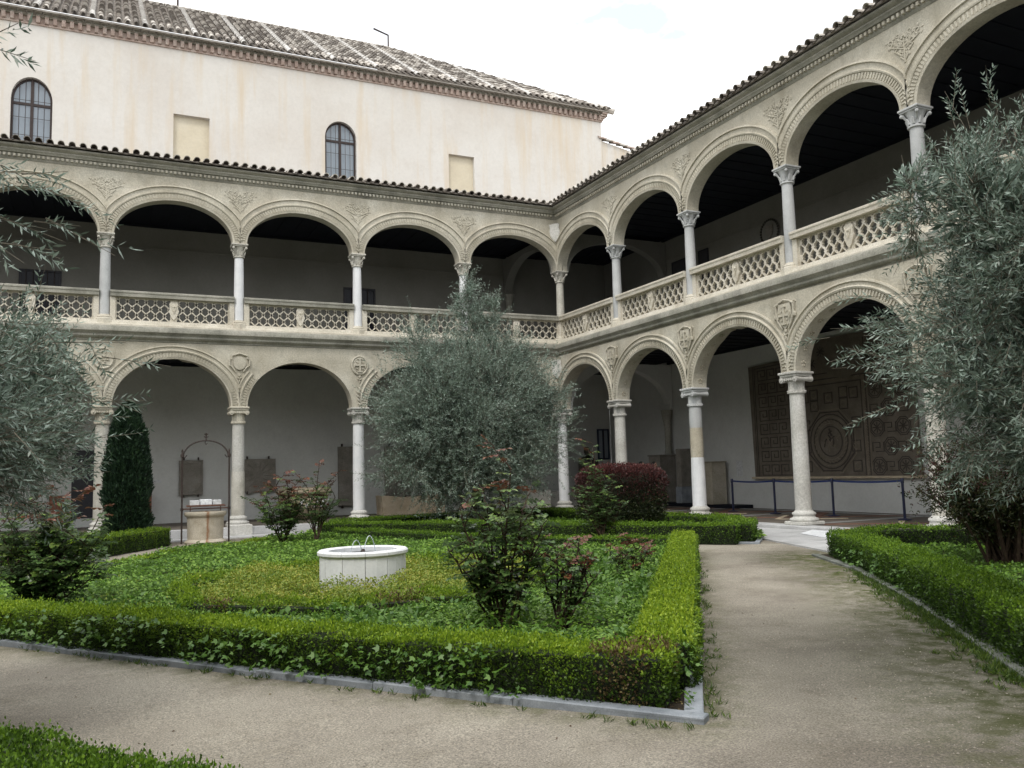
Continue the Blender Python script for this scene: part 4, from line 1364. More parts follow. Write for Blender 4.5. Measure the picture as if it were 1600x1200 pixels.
# ------------------------------------------------------------------ mosaic on the lower east wall
mo = empty('mosaic_panel', (XW - .002, -4.85, 1.08), -PI / 2, label='large brown ancient floor mosaic mounted on the lower east gallery wall behind the rope barrier', cat='mosaic')
WM, HM = 6.72, 3.85
m = MB(); m.prism([(-.02, 0), (WM, 0), (WM - .04, 3.0), (WM - .02, 4.25), (3.55, 4.3), (1.92, 4.18), (1.9, 3.86), (-.1, 3.8), (-.06, 2.0)], -.07, 0); m.build('mosaic_slab', 'mosaic_ground', mo)
MB().box(-.1, WM + .1, -.16, -.001, -.07, -.003).build('shelf', 'tan_stone', mo)
m = MB(); m.prism([(3.6, 4.1), (3.6, 3.35), (3.75, 3.05), (4.25, 2.95), (4.7, 3.1), (4.85, 3.4), (4.85, 4.1)], -.085, -.072); m.build('blank_patch', 'mosaic_ground', mo)
def fl2(m, pts, w, y=-.078, closed=False):
    if closed: pts = pts + [pts[0]]
    for (xa, za), (xb, zb) in zip(pts[:-1], pts[1:]):
        dx_, dz_ = xb - xa, zb - za; L = math.hypot(dx_, dz_)
        if L < 1e-6: continue
        nx, nz_ = -dz_ / L * w / 2, dx_ / L * w / 2; ex, ez = dx_ / L * w / 2, dz_ / L * w / 2
        q = [(xa + nx - ex, za + nz_ - ez), (xa - nx - ex, za - nz_ - ez), (xb - nx + ex, zb - nz_ + ez), (xb + nx + ex, zb + nz_ + ez)]
        yy = y - rnd.uniform(0, .004)
        m.add([(a, yy, c) for a, c in q] + [(a, -.069, c) for a, c in q], [(0, 1, 2, 3), (0, 4, 5, 1), (1, 5, 6, 2), (2, 6, 7, 3), (3, 7, 4, 0)])
dk, lt = MB(), MB()
CX, CZ = 3.5, 1.07
def circ(r, k=32, sx_=1): return [(CX + r * sx_ * math.cos(2 * PI * i / k), CZ + r * math.sin(2 * PI * i / k)) for i in range(k)]
for r_ in (.46, .68, .84): fl2(dk, circ(r_), .035, closed=True)
for r_ in (.56, .76): fl2(lt, circ(r_), .03, closed=True)
def octo(r): return [(CX + r * math.cos(PI / 8 + k * PI / 4), CZ + r * math.sin(PI / 8 + k * PI / 4)) for k in range(8)]
fl2(dk, [(x, max(.04, z)) for x, z in octo(.98)], .04, closed=True); fl2(lt, [(x, max(.1, z)) for x, z in octo(1.06)], .03, closed=True)
for k in range(28):
    a = 2 * PI * k / 28; fl2(lt, [(CX + .60 * math.cos(a), CZ + .60 * math.sin(a)), (CX + .66 * math.cos(a + .12), CZ + .66 * math.sin(a + .12))], .03)
rr_ = random.Random(3)
for k in range(16):
    a = rr_.uniform(0, 6.28); q = rr_.uniform(0, .34)
    x, z = CX + q * math.cos(a), CZ + q * math.sin(a)
    fl2(lt if k % 2 else dk, [(x, z), (x + rr_.uniform(-.1, .1), z + rr_.uniform(.05, .16)), (x + rr_.uniform(-.12, .12), z + rr_.uniform(.12, .22))], .04)
X0, X1, ZT = 2.2, 4.8, 2.85
for off, mm2 in ((0, dk), (.07, lt), (.17, dk), (.24, lt)):
    fl2(mm2, [(X0 - off, 0.03), (X0 - off, ZT + off), (X1 + off, ZT + off), (X1 + off, .03)], .03)
for k in range(36):
    z = .06 + k * .083
    for X in (X0 - .12, X1 + .12): fl2(lt, [(X - .035, z), (X, z + .05), (X + .035, z)], .024)
for k in range(34):
    x = X0 + k * .078; fl2(lt, [(x, ZT + .09), (x + .045, ZT + .12), (x, ZT + .155)], .022)
for (x, z) in ((2.5, 2.5), (3.5, 2.42), (4.5, 2.5), (4.55, 1.6), (4.5, .9), (4.5, .3), (2.5, 1.6), (2.5, .9), (2.5, .3), (4.1, 2.2), (2.9, 2.2), (4.1, 2.55), (2.9, 2.55)):
    fl2(dk, [(x - .16, z - .16), (x + .16, z - .16), (x + .16, z + .16), (x - .16, z + .16)], .03, closed=True)
    fl2(lt, [(x + .1 * math.cos(k * PI / 4), z + .1 * math.sin(k * PI / 4)) for k in range(8)], .028, closed=True)
# octagons with stars at the right
p_ = .56
for ix in range(4):
    for iz in range(7):
        cx_, cz_ = 5.3 + ix * p_ * .82, .28 + iz * p_
        if cx_ > 6.6 or (cz_ > 4.0): continue
        if (ix + iz) % 2 == 0:
            for r_ in (.27, .21): fl2(dk, [(cx_ + r_ * math.cos(PI / 8 + k * PI / 4), cz_ + r_ * math.sin(PI / 8 + k * PI / 4)) for k in range(8)], .026, closed=True)
            for k in range(4): a = k * PI / 4; fl2(dk, [(cx_ - .14 * math.cos(a), cz_ - .14 * math.sin(a)), (cx_ + .14 * math.cos(a), cz_ + .14 * math.sin(a))], .03)
        else:
            fl2(dk, [(cx_ - .2, cz_ - .12), (cx_ - .2, cz_ + .12), (cx_ + .06, cz_ + .12), (cx_ + .06, cz_ - .02), (cx_ - .08, cz_ - .02)], .026)
            fl2(dk, [(cx_ + .2, cz_ + .12), (cx_ + .2, cz_ - .14), (cx_ - .08, cz_ - .14)], .026)
# meander at the left
for ix in range(3):
    for iz in range(8):
        cx_, cz_ = .55 + ix * .45, .22 + iz * .46
        if cz_ > 3.6: continue
        w_ = .17
        fl2(dk, [(cx_ - w_, cz_ - w_), (cx_ - w_, cz_ + w_), (cx_ + w_, cz_ + w_), (cx_ + w_, cz_ - .04), (cx_ - .02, cz_ - .04), (cx_ - .02, cz_ + .06)], .028)
        fl2(dk, [(cx_ - w_, cz_ - w_), (cx_ + .45 - w_, cz_ - w_)], .028)
fl2(dk, [(.2, .02), (.2, 3.7), (1.8, 3.74), (1.8, .02)], .03); fl2(dk, [(.12, .02), (.12, 3.76)], .02)
for (x, z) in ((2.9, 3.55), (3.3, 3.9), (2.4, 3.6), (2.4, 4.0)):
    for k in range(4): a = k * PI / 4; fl2(dk, [(x - .15 * math.cos(a), z - .15 * math.sin(a)), (x + .15 * math.cos(a), z + .15 * math.sin(a))], .03)
fl2(dk, [(1.95, 3.2), (3.5, 3.2)], .03); fl2(dk, [(5.0, 3.2), (5.0, 4.1)], .03)
dk.build('dark_tessera_pattern', 'mosaic_dark', mo); lt.build('pale_tessera_pattern', 'mosaic_light', mo)

# ------------------------------------------------------------------ rope barrier
RP = [(3.0, -5.86), (2.9, -7.91), (2.97, -10.16), (2.80, -12.67)]
RL = ['leftmost navy barrier post, beside the pale stone block in the east gallery', 'navy barrier post just left of the large white column before the mosaic', 'navy barrier post below the round centre of the mosaic, right of the column', 'rightmost navy barrier post, nearest the olive tree on the right']
for i, (x, y) in enumerate(RP):
    o = empty('barrier_post', (x, y, 0), label=RL[i], cat='barrier post', group='retractable belt barrier posts')
    MB().lathe([(.17, .012), (.17, .03), (.05, .05), (.03, .06)], 20).build('base', 'navy_metal', o, True)
    MB().lathe([(.034, .06), (.034, .93)], 12).build('pole', 'navy_metal', o, True)
    MB().lathe([(.042, .931), (.042, 1.04), (.03, 1.06)], 12).build('head', 'navy_metal', o, True)
    if i < 3:
        dx_, dy_ = RP[i + 1][0] - x, RP[i + 1][1] - y
        m = MB(); K = 10; v = []; f = []
        for k in range(K + 1):
            t = .02 + .96 * k / K; sag = -.035 * 4 * t * (1 - t)
            for z in (.965, 1.015): v.append((dx_ * t, dy_ * t, z + sag)); 
            for z in (.965, 1.015): v.append((dx_ * t + .006, dy_ * t, z + sag))
        for k in range(K):
            a = 4 * k; f += [(a, a + 4, a + 5, a + 1), (a + 2, a + 3, a + 7, a + 6), (a, a + 2, a + 6, a + 4), (a + 1, a + 5, a + 7, a + 3)]
        m.add(v, f).build('belt', 'navy_belt', o)

# ------------------------------------------------------------------ stone blocks along the east wall
def block(name, loc, w, d, h, label, mat, cap=0, base=0, cat='stone block', group=None, rz=0):
    o = empty(name, loc, rz, label=label, cat=cat, group=group)
    m = MB(); m.bbox(-w / 2, w / 2, -d / 2, d / 2, base, h, .02); m.build('shaft', mat, o)
    if base: MB().bbox(-w / 2 - .04, w / 2 + .04, -d / 2 - .04, d / 2 + .04, 0, base - .002, .02).build('foot', 'granite_kerb' if mat != 'pale_stone' else mat, o)
    if cap: MB().bbox(-w / 2 - .04, w / 2 + .04, -d / 2 - .04, d / 2 + .04, h + .002, h + cap, .02).build('top', mat, o)
    return o
tag(MB().bbox(-.35, .35, -4.6, 0.8, 0, .12, .01).build('stone_bench', 'dark_wood', None, loc=(4.55, 0, 0)), 'long low dark plinth along the foot of the lower east wall', 'plinth')
block('pedestal', (4.5, .1, .122), .75, .75, 1.80, 'broad grey pedestal carrying the thin half column by the corner arch', 'slab_stone', .06, 0, 'pedestal')
block('stone_stele', (4.6, -1.25, .122), .62, .3, 2.05, 'tall narrow grey stone slab standing between the pedestal and the patched column', 'slab_stone', 0, .62, 'stele')
block('stone_block', (4.45, -3.1, .122), .62, .62, 1.5, 'cream square stone pillar with a small slot standing left of the mosaic', 'warm_stone', .03, 0, 'stone pillar')
tag(MB().box(-.01, 0, -.16, .16, 0, .55).build('wall_label', 'white_box', None, loc=(XW - .002, -3.95, 1.1)), 'small pale information board on the wall beside the mosaic', 'sign')
# seated figure on a plinth deep in the corner
o = empty('statue', (3.0, 3.4, 0), label='dark seated statue on a pale plinth deep in the corner gallery', cat='statue')
MB().bbox(-.75, .65, -.5, .5, 0, .75, .02).build('plinth', 'pale_stone', o)
m = MB(); m.lathe([(.42, .76), (.5, .9), (.42, 1.25), (.36, 1.4), (.38, 1.7), (.3, 1.95), (.12, 2.05), (.11, 2.12)], 14); m.ell((0, -.02, 2.26), (.14, .15, .18), 10, 7)
m.tube([(-.34, -.1, 1.85), (-.45, -.2, 1.5), (-.2, -.42, 1.35)], [.1, .09, .07], 8); m.tube([(.34, -.1, 1.85), (.45, -.2, 1.5), (.2, -.42, 1.35)], [.1, .09, .07], 8)
m.tube([(-.2, -.1, 1.25), (-.22, -.5, 1.2), (-.22, -.52, .8)], [.17, .14, .11], 8); m.tube([(.2, -.1, 1.25), (.22, -.5, 1.2), (.22, -.52, .8)], [.17, .14, .11], 8)
m.build('figure', 'bronze', o, True)
block('stone_block', (1.2, 3.6, 0), .9, .6, .62, 'low pale stone block behind the white corner column', 'pale_stone', .0, 0, 'stone block')

# ------------------------------------------------------------------ stone slabs hung on the north wall
def tablet(x0, x1, z0, z1, label, seed, ornament, wavy=False):
    r = random.Random(seed); cx = (x0 + x1) / 2; w = (x1 - x0) / 2; h = z1 - z0
    o = empty('stone_tablet', (cx, YW - .002, z0), 0, label=label, cat='stone tablet', group='carved slabs hung on the north gallery wall')
    pts = []
    K = 10
    for i in range(K + 1): pts.append((-w + 2 * w * i / K, (r.uniform(-.06, .05) if wavy and 0 < i < K else r.uniform(0, .012))))
    for i in range(1, 7): pts.append((w - r.uniform(0, .015), h * i / 6))
    for i in range(1, 7): pts.append((w - 2 * w * i / 6, h - r.uniform(0, .015)))
    for i in range(1, 6): pts.append((-w + r.uniform(0, .015), h - h * i / 6))
    MB().prism(pts, -.14, -.03).build('slab', 'slab_stone', o)
    m = MB()
    if ornament == 'arch':
        fl = [(-w * .8, h * .9), (-w * .8, h * .35)] + [(w * .8 * math.cos(PI + PI * i / 12), h * .35 + h * .27 * math.sin(PI + PI * i / 12)) for i in range(1, 12)] + [(w * .8, h * .35), (w * .8, h * .9), (-w * .8, h * .9)]
        m.tube([(x, -.145, z) for x, z in fl], .018, 5)
    elif ornament == 'sun':
        for k in range(14):
            a = 2 * PI * k / 14
            m.tube([(w * .3 * math.cos(a), -.145, h * .5 + h * .2 * math.sin(a)), (w * .8 * math.cos(a), -.145, h * .5 + h * .42 * math.sin(a))], [.02, .03], 5)
    else:
        for k in range(12):
            m.ell((r.uniform(-w * .7, w * .7), -.145, h * (.06 + .075 * k)), (.06, .02, .035), 6, 4)
    m.build('carving', 'slab_stone', o, True)
    m = MB()
    for sx_ in (-.6, .6):
        for zz in (-.07, h): m.box(w * sx_ - .02, w * sx_ + .02, -.16, 0, zz, zz + .10)
    m.build('iron_clamp', 'iron', o)
tablet(-13.03, -12.22, .96, 2.2, 'squarish grey tablet with a carved arch, seen through the iron well frame', 1, 'arch')
tablet(-10.95, -9.67, 1.0, 2.2, 'wide grey tablet with a ragged lower edge hung just right of the two-tone column', 2, 'sun', True)
tablet(-7.34, -6.55, .35, 2.62, 'tall narrow dark tablet half hidden behind the white column', 3, 'runes')
tablet(-5.5, -4.45, .63, 2.62, 'tall broad tablet on the wall partly behind the left side of the central olive', 4, 'runes')
for x, lb in ((-16.83, 'terracotta box on the floor left of the dark doorway'), (-14.15, 'terracotta box on the floor half hidden behind the dark cypress')):
    tag(MB().bbox(-.22, .22, -.2, .2, 0.003, .95, .02).build('terracotta_box', 'orange_cone', None, loc=(x, YW - .3, .15)), lb, 'box')
    tag(MB().bbox(-.3, .3, -.25, .25, 0.002, .148, .01).build('box_stand', 'pale_stone', None, loc=(x, YW - .3, 0)), 'low pale stand under the ' + lb, 'stand')
tag(MB().box(-.14, .14, -.012, 0, 0, .12).build('wall_label', 'white_box', None, loc=(-13.75, YW - .002, 1.42)), 'tiny pale label on the north wall left of the arched tablet', 'sign')
tag(MB().box(-.14, .14, -.012, 0, 0, .14).build('wall_label', 'white_box', None, loc=(-8.9, YW - .002, 1.5)), 'tiny pale label on the north wall above the big stone jar', 'sign')

# big stone jar
o = empty('stone_jar', (-8.95, 3.0, 0), label='big bulging tan stone jar with a thick lip behind the red-tipped rose bush', cat='jar')
MB().lathe([(.35, .003), (.5, .05), (.7, .22), (.88, .5), (.9, .7), (.82, .82), (.74, .86)], 32).build('body', 'tan_stone', o, True)
MB().lathe([(.74, .862), (.95, .90), (1.0, .97), (.95, 1.05), (.85, 1.12), (.75, 1.12), (.7, 1.0), (.68, .87)], 32).build('lip', 'tan_stone', o, True)
m = MB()
for k in range(14):
    a = -PI / 2 + .1 * (k - 3); m.ell((.9 * math.cos(a), .9 * math.sin(a), .6 + .12 * math.sin(k * 2.1)), (.05, .04, .07), 6, 4)
m.build('white_encrustation', 'white_marble', o, True)
# stone troughs
def trough(loc, L, w, h, label, mat, seed, rz=0):
    o = empty('stone_trough', loc, rz, label=label, cat='trough', group='old stone troughs on the north gallery floor')
    r = random.Random(seed); m = MB(); K = 10; T = .09
    top = [h - (.10 * math.sin(PI * i / K) if i not in (0, K) else 0) + r.uniform(-.015, .015) for i in range(K + 1)]
    for yo in (-w / 2, w / 2 - T):
        v = []; f = []
        for i in range(K + 1):
            x = -L / 2 + L * i / K; tp = 0.03 * abs(i - K / 2) / K
            for y in (yo, yo + T): v += [(x * (.96), y, 0.003), (x, y, top[i])]
        for i in range(K):
            a = 4 * i; f += [(a, a + 4, a + 5, a + 1), (a + 2, a + 3, a + 7, a + 6), (a + 1, a + 5, a + 7, a + 3)]
        f += [(0, 1, 3, 2), (4 * K, 4 * K + 2, 4 * K + 3, 4 * K + 1)]
        m.add(v, f)
    m.box(-L / 2 + .01, -L / 2 + .1, -w / 2 + T, w / 2 - T, .02, h - .02); m.box(L / 2 - .1, L / 2 - .01, -w / 2 + T, w / 2 - T, .02, h - .02)
    m.box(-L / 2 + .1, L / 2 - .1, -w / 2 + T, w / 2 - T, .02, .15)
    m.build('trough_body', mat, o)
    return o
trough((-4.95, 3.0, 0), 2.5, .8, .74, 'long rough tan stone trough between the white column and the olive trunk', 'tan_stone', 1)
trough((.35, 3.1, 0), 1.1, .7, .72, 'short pale stone trough left of the corner column', 'pale_stone', 2)

# ------------------------------------------------------------------ well
WX, WY = -12.87, -2.7
wz = G(WX, WY)
o = empty('well', (WX, WY, wz), -.05, label='round stone well head with an arched iron frame at the end of the left path', cat='well')
MB().lathe([(.54, 0), (.55, .05), (.5, .09), (.47, .12), (.48, .5), (.49, .72), (.54, .76), (.56, .80), (.55, .86), (.42, .87), (.41, .7)], 32).build('well_head', 'well_stone', o, True)
m = MB()
for sg in (-1, 1):
    m.tube([(sg * .62, 0, 0), (sg * .62, 0, 2.42)], .024, 8); m.lathe([(.045, 2.38), (.05, 2.44), (.02, 2.5), (.03, 2.55), (.0, 2.62)], 8, (sg * .62, 0))
    m.lathe([(.04, .9), (.04, .98)], 8, (sg * .62, 0))
    m.tube([(sg * .62, 0, 2.40), (sg * .56, 0, 2.36), (sg * .50, 0, 2.44)], .015, 6)
m.tube([(.60 * math.cos(PI * i / 20), 0, 2.38 + .46 * math.sin(PI * i / 20)) for i in range(21)], .02, 7)
m.build('iron_frame', 'iron', o, True)
m = MB(); m.tube([(0, 0, 2.84), (0, 0, 2.98)], .018, 6); m.tube([(-.06, 0, 2.95), (0, 0, 2.93), (.06, 0, 2.95)], .014, 5); m.tube([(-.05, 0, 3.03), (0, 0, 2.98), (.05, 0, 3.03)], .014, 5); m.ell((0, 0, 3.02), (.025, .025, .04), 6, 4)
m.tube([(.0, 0, 2.83), (-.03, 0, 2.78), (.0, 0, 2.72), (.03, 0, 2.77)], .012, 5); m.build('finial', 'iron', o, True)
m = MB(); m.tube([(-.6, 0, .95), (.6, 0, .95)], .018, 6)
for yy in (-.38, .38): m.tube([(-.5, yy, 1.03), (.5, yy, 1.03)], .018, 6)
for k in range(9): m.tube([(-.5 + .125 * k, -.38, 1.03), (-.5 + .125 * k, .38, 1.03)], .012, 5)
for sx_ in (-.4, .4): m.tube([(sx_, 0, .88), (sx_, 0, 1.03)], .015, 5)
m.build('grate', 'rust', o)
for k, (dx_, w, h, lb) in enumerate(((-.30, .24, .13, 'small grey block at the left on the well grate'), (.0, .3, .15, 'largest white block in the middle of the well grate'), (.29, .22, .13, 'small grey block at the right on the well grate'))):
    tag(MB().bbox(-w / 2, w / 2, -.16, .12, 0, h, .01).build('marble_block', 'white_sheet' if k == 1 else 'white_box', None, loc=(WX + dx_, WY + .02, wz + 1.05)), lb, 'block', 'marble blocks lying on the well grate')

# ------------------------------------------------------------------ fountain
FX, FY = -12.16, -16.25
fz = G(FX, FY)
o = empty('fountain', (FX, FY, fz), .3, label='low round white marble fountain in the middle of the planted bed', cat='fountain')
FR = .60; FH = .62; nF = 12
for k in range(nF):
    a0, a1 = 2 * PI * k / nF + .006, 2 * PI * (k + 1) / nF - .006
    v = []
    for a in (a0, (a0 + a1) / 2, a1):
        for r_ in (FR, FR - .06):
            for z in (0, FH - .075): v.append((r_ * math.cos(a), r_ * math.sin(a), z))
    m = MB().add(v, [(0, 4, 5, 1), (4, 8, 9, 5), (2, 3, 7, 6), (6, 7, 11, 10), (0, 1, 3, 2), (8, 10, 11, 9), (1, 5, 7, 3), (5, 9, 11, 7)])
    m.build('side_panel', 'white_marble', o)
for k in range(nF):
    a0, a1 = 2 * PI * k / nF + .004, 2 * PI * (k + 1) / nF - .004
    v = []; K = 4; pr = [(.48, FH - .072), (.615, FH - .072), (.632, FH - .055), (.632, FH - .02), (.61, FH), (.50, FH), (.48, FH - .015)]
    for i in range(K + 1):
        a = a0 + (a1 - a0) * i / K
        v += [(r_ * math.cos(a), r_ * math.sin(a), z) for r_, z in pr]
    n = len(pr); f = [(i * n + j, i * n + (j + 1) % n, (i + 1) * n + (j + 1) % n, (i + 1) * n + j) for i in range(K) for j in range(n)] + [tuple(range(n)), tuple(K * n + j for j in range(n))[::-1]]
    MB().add(v, f).build('rim_stone', 'white_marble', o, True)
MB().lathe([(.49, .1), (.49, FH - .10)], 32, cap=True).build('water', 'water', o)
for sg, h in ((1, .24), (-1, .2)):
    m = MB(); m.tube([(sg * .24 * t, .03 * sg * t, FH - .09 + h * 4 * t * (1 - t) * 1.1) for t in [i / 12 for i in range(13)]], [.006] * 13, 6)
    m.build('water_jet', 'water_jet', o, True)
MB().lathe([(.05, .3), (.03, FH - .05), (.035, FH - .03), (.02, FH)], 12).build('nozzle', 'iron', o, True)

# white sheet and brick by the slabs
o = tag(MB().zprism([(-1.5, -13.55), (-.62, -13.0), (-.57, -14.8), (-.6, -16.3), (-1.35, -16.2), (-1.9, -14.6)], G(-1, -14) + .036, G(-1, -14) + .05).build('plastic_sheet', 'white_sheet'), 'bright white sheet lying on the stone walk beside the right column base', 'sheet')
br = MB(); br.bbox(-.17, .17, -.12, .12, 0, .085, .006)
bo = br.build('brick', 'brick_red', None, loc=(-.8, -14.4, G(-1, -14) + .052), rot=(0, 0, -.9))
tag(bo, 'hollow red brick holding down the white sheet', 'brick')
m = MB()
for k in range(4): m.box(-.135 + .07 * k, -.085 + .07 * k, -.1215, -.10, .02, .065)
m.build('brick_holes', 'black_cloth', bo)

# ------------------------------------------------------------------ two visitors behind the red bush
def person(loc, rz, h, label, top, hair):
    root = empty('person', loc, rz, label=label, cat='person')
    k = h / 1.7
    J = {'pel': ((0, 0, .95), .13), 'ch': ((0, 0, 1.25), .145), 'nk': ((0, .0, 1.42), .06), 'hd': ((0, -.02, 1.5), .06),
         'ls': ((.17, 0, 1.38), .06), 'le': ((.24, .02, 1.1), .043), 'lw': ((.22, -.08, .86), .03), 'lh': ((.21, -.12, .78), .03),
         'rs': ((-.17, 0, 1.38), .06), 're': ((-.24, .02, 1.1), .043), 'rw': ((-.22, -.08, .86), .03), 'rh': ((-.21, -.12, .78), .03),
         'lp': ((.1, 0, .88), .1), 'lk': ((.11, -.01, .48), .06), 'la': ((.11, .02, .08), .04), 'lt': ((.11, -.14, .03), .035),
         'rp': ((-.1, 0, .88), .1), 'rk': ((-.11, -.01, .48), .06), 'ra': ((-.11, .02, .08), .04), 'rt': ((-.11, -.14, .03), .035)}
    E_ = [('pel', 'ch'), ('ch', 'nk'), ('nk', 'hd'), ('ch', 'ls'), ('ls', 'le'), ('le', 'lw'), ('lw', 'lh'), ('ch', 'rs'), ('rs', 're'), ('re', 'rw'), ('rw', 'rh'), ('pel', 'lp'), ('lp', 'lk'), ('lk', 'la'), ('la', 'lt'), ('pel', 'rp'), ('rp', 'rk'), ('rk', 'ra'), ('ra', 'rt')]
    ks = list(J)
    me = bpy.data.meshes.new('body')
    me.from_pydata([tuple(c * k for c in J[q][0]) for q in ks], [(ks.index(a), ks.index(b2)) for a, b2 in E_], [])
    ob = link('body', me, root)
    ob.modifiers.new('s', 'SKIN')
    for i, q in enumerate(ks):
        me.skin_vertices[0].data[i].radius = (J[q][1] * k,) * 2
    me.skin_vertices[0].data[0].use_root = True
    ob.modifiers.new('ss', 'SUBSURF').levels = 2
    ob.modifiers['ss'].render_levels = 2
    me.materials.append(MATS[top])
    hm = MB(); hm.ell((0, -.03, 1.60 * k), (.078, .1, .12), 14, 10); hm.ell((0, -.125, 1.59 * k), (.015, .02, .025), 6, 4)
    for sg in (-1, 1): hm.ell((sg * .08, -.02, 1.59 * k), (.012, .022, .03), 6, 4)
    hm.build('head', 'skin', root, True)
    for sg in (-1, 1): MB().ell((sg * .03, -.122, 1.615 * k), (.011, .008, .007), 6, 4).build('eye', 'black_cloth', root, True)
    MB().ell((0, .0, 1.64 * k), (.092, .105, .10), 14, 8).build('hair', hair, root, True)
person((1.6, -2.75, 0), .4, 1.68, 'dark-haired visitor behind the red bush, the left one of two, only the head showing', 'black_cloth', 'black_cloth')
person((2.0, -2.95, 0), .2, 1.66, 'dark-haired visitor behind the red bush, the right one of two, only the head showing', 'navy_metal', 'black_cloth')

# ================================================================== vegetation
def camdist(x, y): return np.hypot(x - CAM[0], y - CAM[1])

def hedge(pl, w, h, label, leaf=.02, dens=5200, mat='box_leaf', bright=.62, hb=.03, name='hedge', closed=False, brown=None, group='clipped box hedges', rough=1.0):
    """clipped hedge along a centre line: dark woody core and a skin of small leaves"""
    pl = [np.array(p, float) for p in pl]
    if closed: pl.append(pl[0])
    cx, cy = pl[0]
    root = empty(name, (float(cx), float(cy), G(cx, cy)), label=label, cat='hedge', group=group)
    off = np.array([cx, cy, G(cx, cy)])
    core = MB(); PP, DD, TT = [], [], []
    # offset lines with mitres
    def offs(d):
        o_ = []
        for i, p in enumerate(pl):
            a = pl[i] - pl[i - 1] if i else (pl[1] - pl[0]); b_ = pl[i + 1] - pl[i] if i < len(pl) - 1 else a
            if closed and i in (0, len(pl) - 1): a = pl[-1] - pl[-2]; b_ = pl[1] - pl[0]
            a = a / np.linalg.norm(a); b_ = b_ / np.linalg.norm(b_)
            na = np.array([-a[1], a[0]]); nb = np.array([-b_[1], b_[0]])
            m_ = na + nb; m_ /= np.linalg.norm(m_); o_.append(p + m_ * d / max(.35, m_ @ na))
        return o_
    hw = w / 2
    Lo, Ro = offs(hw), offs(-hw)
    ci = .045
    Li, Ri = offs(hw - ci), offs(-hw + ci)
    for i in range(len(pl) - 1):
        v = []
        for P_ in (Li[i], Li[i + 1], Ri[i + 1], Ri[i]):
            v.append((P_[0] - off[0], P_[1] - off[1], G(*P_) - off[2] - .02))
        v += [(a, b_, c + h - ci + .02) for a, b_, c in v]
        core.add(v, [(0, 1, 2, 3), (4, 7, 6, 5), (0, 4, 5, 1), (2, 6, 7, 3), (1, 5, 6, 2), (3, 7, 4, 0)])
    core.build('woody_core', 'core_green', root)
    def sample(A, B, C, D, area, nrm, top):
        n = int(area * dens)
        if n < 1: return
        u, v = rng.random(n), rng.random(n)
        P = (A * (1 - u)[:, None] + B * u[:, None]) * (1 - v)[:, None] + (D * (1 - u)[:, None] + C * u[:, None]) * v[:, None]
        Nn_ = np.tile(nrm, (n, 1))
        PP.append(P); DD.append(Nn_); TT.append((np.full(n, 1.0) if top else v))
    for i in range(len(pl) - 1):
        L = np.linalg.norm(pl[i + 1] - pl[i])
        d = (pl[i + 1] - pl[i]) / L; nl = np.array([-d[1], d[0], 0.])
        def b3(p, z): return np.array([p[0], p[1], G(p[0], p[1]) + z])
        sample(b3(Lo[i], h), b3(Lo[i + 1], h), b3(Ro[i + 1], h), b3(Ro[i], h), L * w * 1.35, np.array([0, 0, 1.]), True)
        sample(b3(Lo[i], hb), b3(Lo[i + 1], hb), b3(Lo[i + 1], h), b3(Lo[i], h), L * h, nl, False)
        sample(b3(Ro[i], hb), b3(Ro[i + 1], hb), b3(Ro[i + 1], h), b3(Ro[i], h), L * h, -nl, False)
        if i == 0 and not closed: sample(b3(Lo[0], hb), b3(Ro[0], hb), b3(Ro[0], h), b3(Lo[0], h), w * h * 1.3, np.array([-d[0], -d[1], 0]), False)
        if i == len(pl) - 2 and not closed: sample(b3(Lo[-1], hb), b3(Ro[-1], hb), b3(Ro[-1], h), b3(Lo[-1], h), w * h * 1.3, np.array([d[0], d[1], 0]), False)
    P = np.concatenate(PP); Nn_ = np.concatenate(DD); T = np.concatenate(TT)
    n = len(P)
    bmp = bumps(P, 1.6, 12) * .020 * rough + bumps(P, 4.5, 11) * .030 * rough + bumps(P, 13, 5) * .028 * rough
    # rounded shoulders: pull the top edges down a little, sides bulge
    P = P + Nn_ * (bmp + rng.normal(size=n) * .013)[:, None]
    P[:, 2] -= (T < 1) * .0
    D = unit(Nn_ * .8 + rng.normal(size=(n, 3)) * .55 + np.array([0, 0, .55]))
    V = leaves(P - D * .35 * leaf, D, leaf, leaf * .62, .1)
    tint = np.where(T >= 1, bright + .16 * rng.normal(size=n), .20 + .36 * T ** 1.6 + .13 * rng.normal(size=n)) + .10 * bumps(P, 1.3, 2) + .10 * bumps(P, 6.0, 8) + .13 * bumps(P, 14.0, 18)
    # leaves at different heights on one hedge: a few sprigs stand out
    # thin places where the dark inside shows
    gap = (bumps(P, 7.5, 21) + .5 * rng.normal(size=n) < -1.25) & (T < 1)
    P, Nn_, T, V, tint = P[~gap], Nn_[~gap], T[~gap], V[~gap], tint[~gap]
    n = len(P)
    k = rng.random(n) < .05
    V[k] += (Nn_[k] * .03 + np.array([0, 0, .015]))[:, None, :]
    tint = np.clip(tint, 0, 1)
    br_ = np.zeros(n, bool)
    if brown is not None:
        for (bx, by, r_) in brown:
            dd = np.hypot(P[:, 0] - bx, P[:, 1] - by) + .12 * bumps(P, 7, 9)
            br_ |= (dd < r_) & (rng.random(n) < .6)
    V -= off
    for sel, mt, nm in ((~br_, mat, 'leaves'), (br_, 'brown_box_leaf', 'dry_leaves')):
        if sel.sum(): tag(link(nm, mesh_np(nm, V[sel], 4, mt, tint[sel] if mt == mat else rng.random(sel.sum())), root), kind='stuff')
    return root

m, n_, b = nodemat('core_green')
b.inputs['Base Color'].default_value = (.012, .018, .007, 1)
b.inputs['Roughness'].default_value = 1

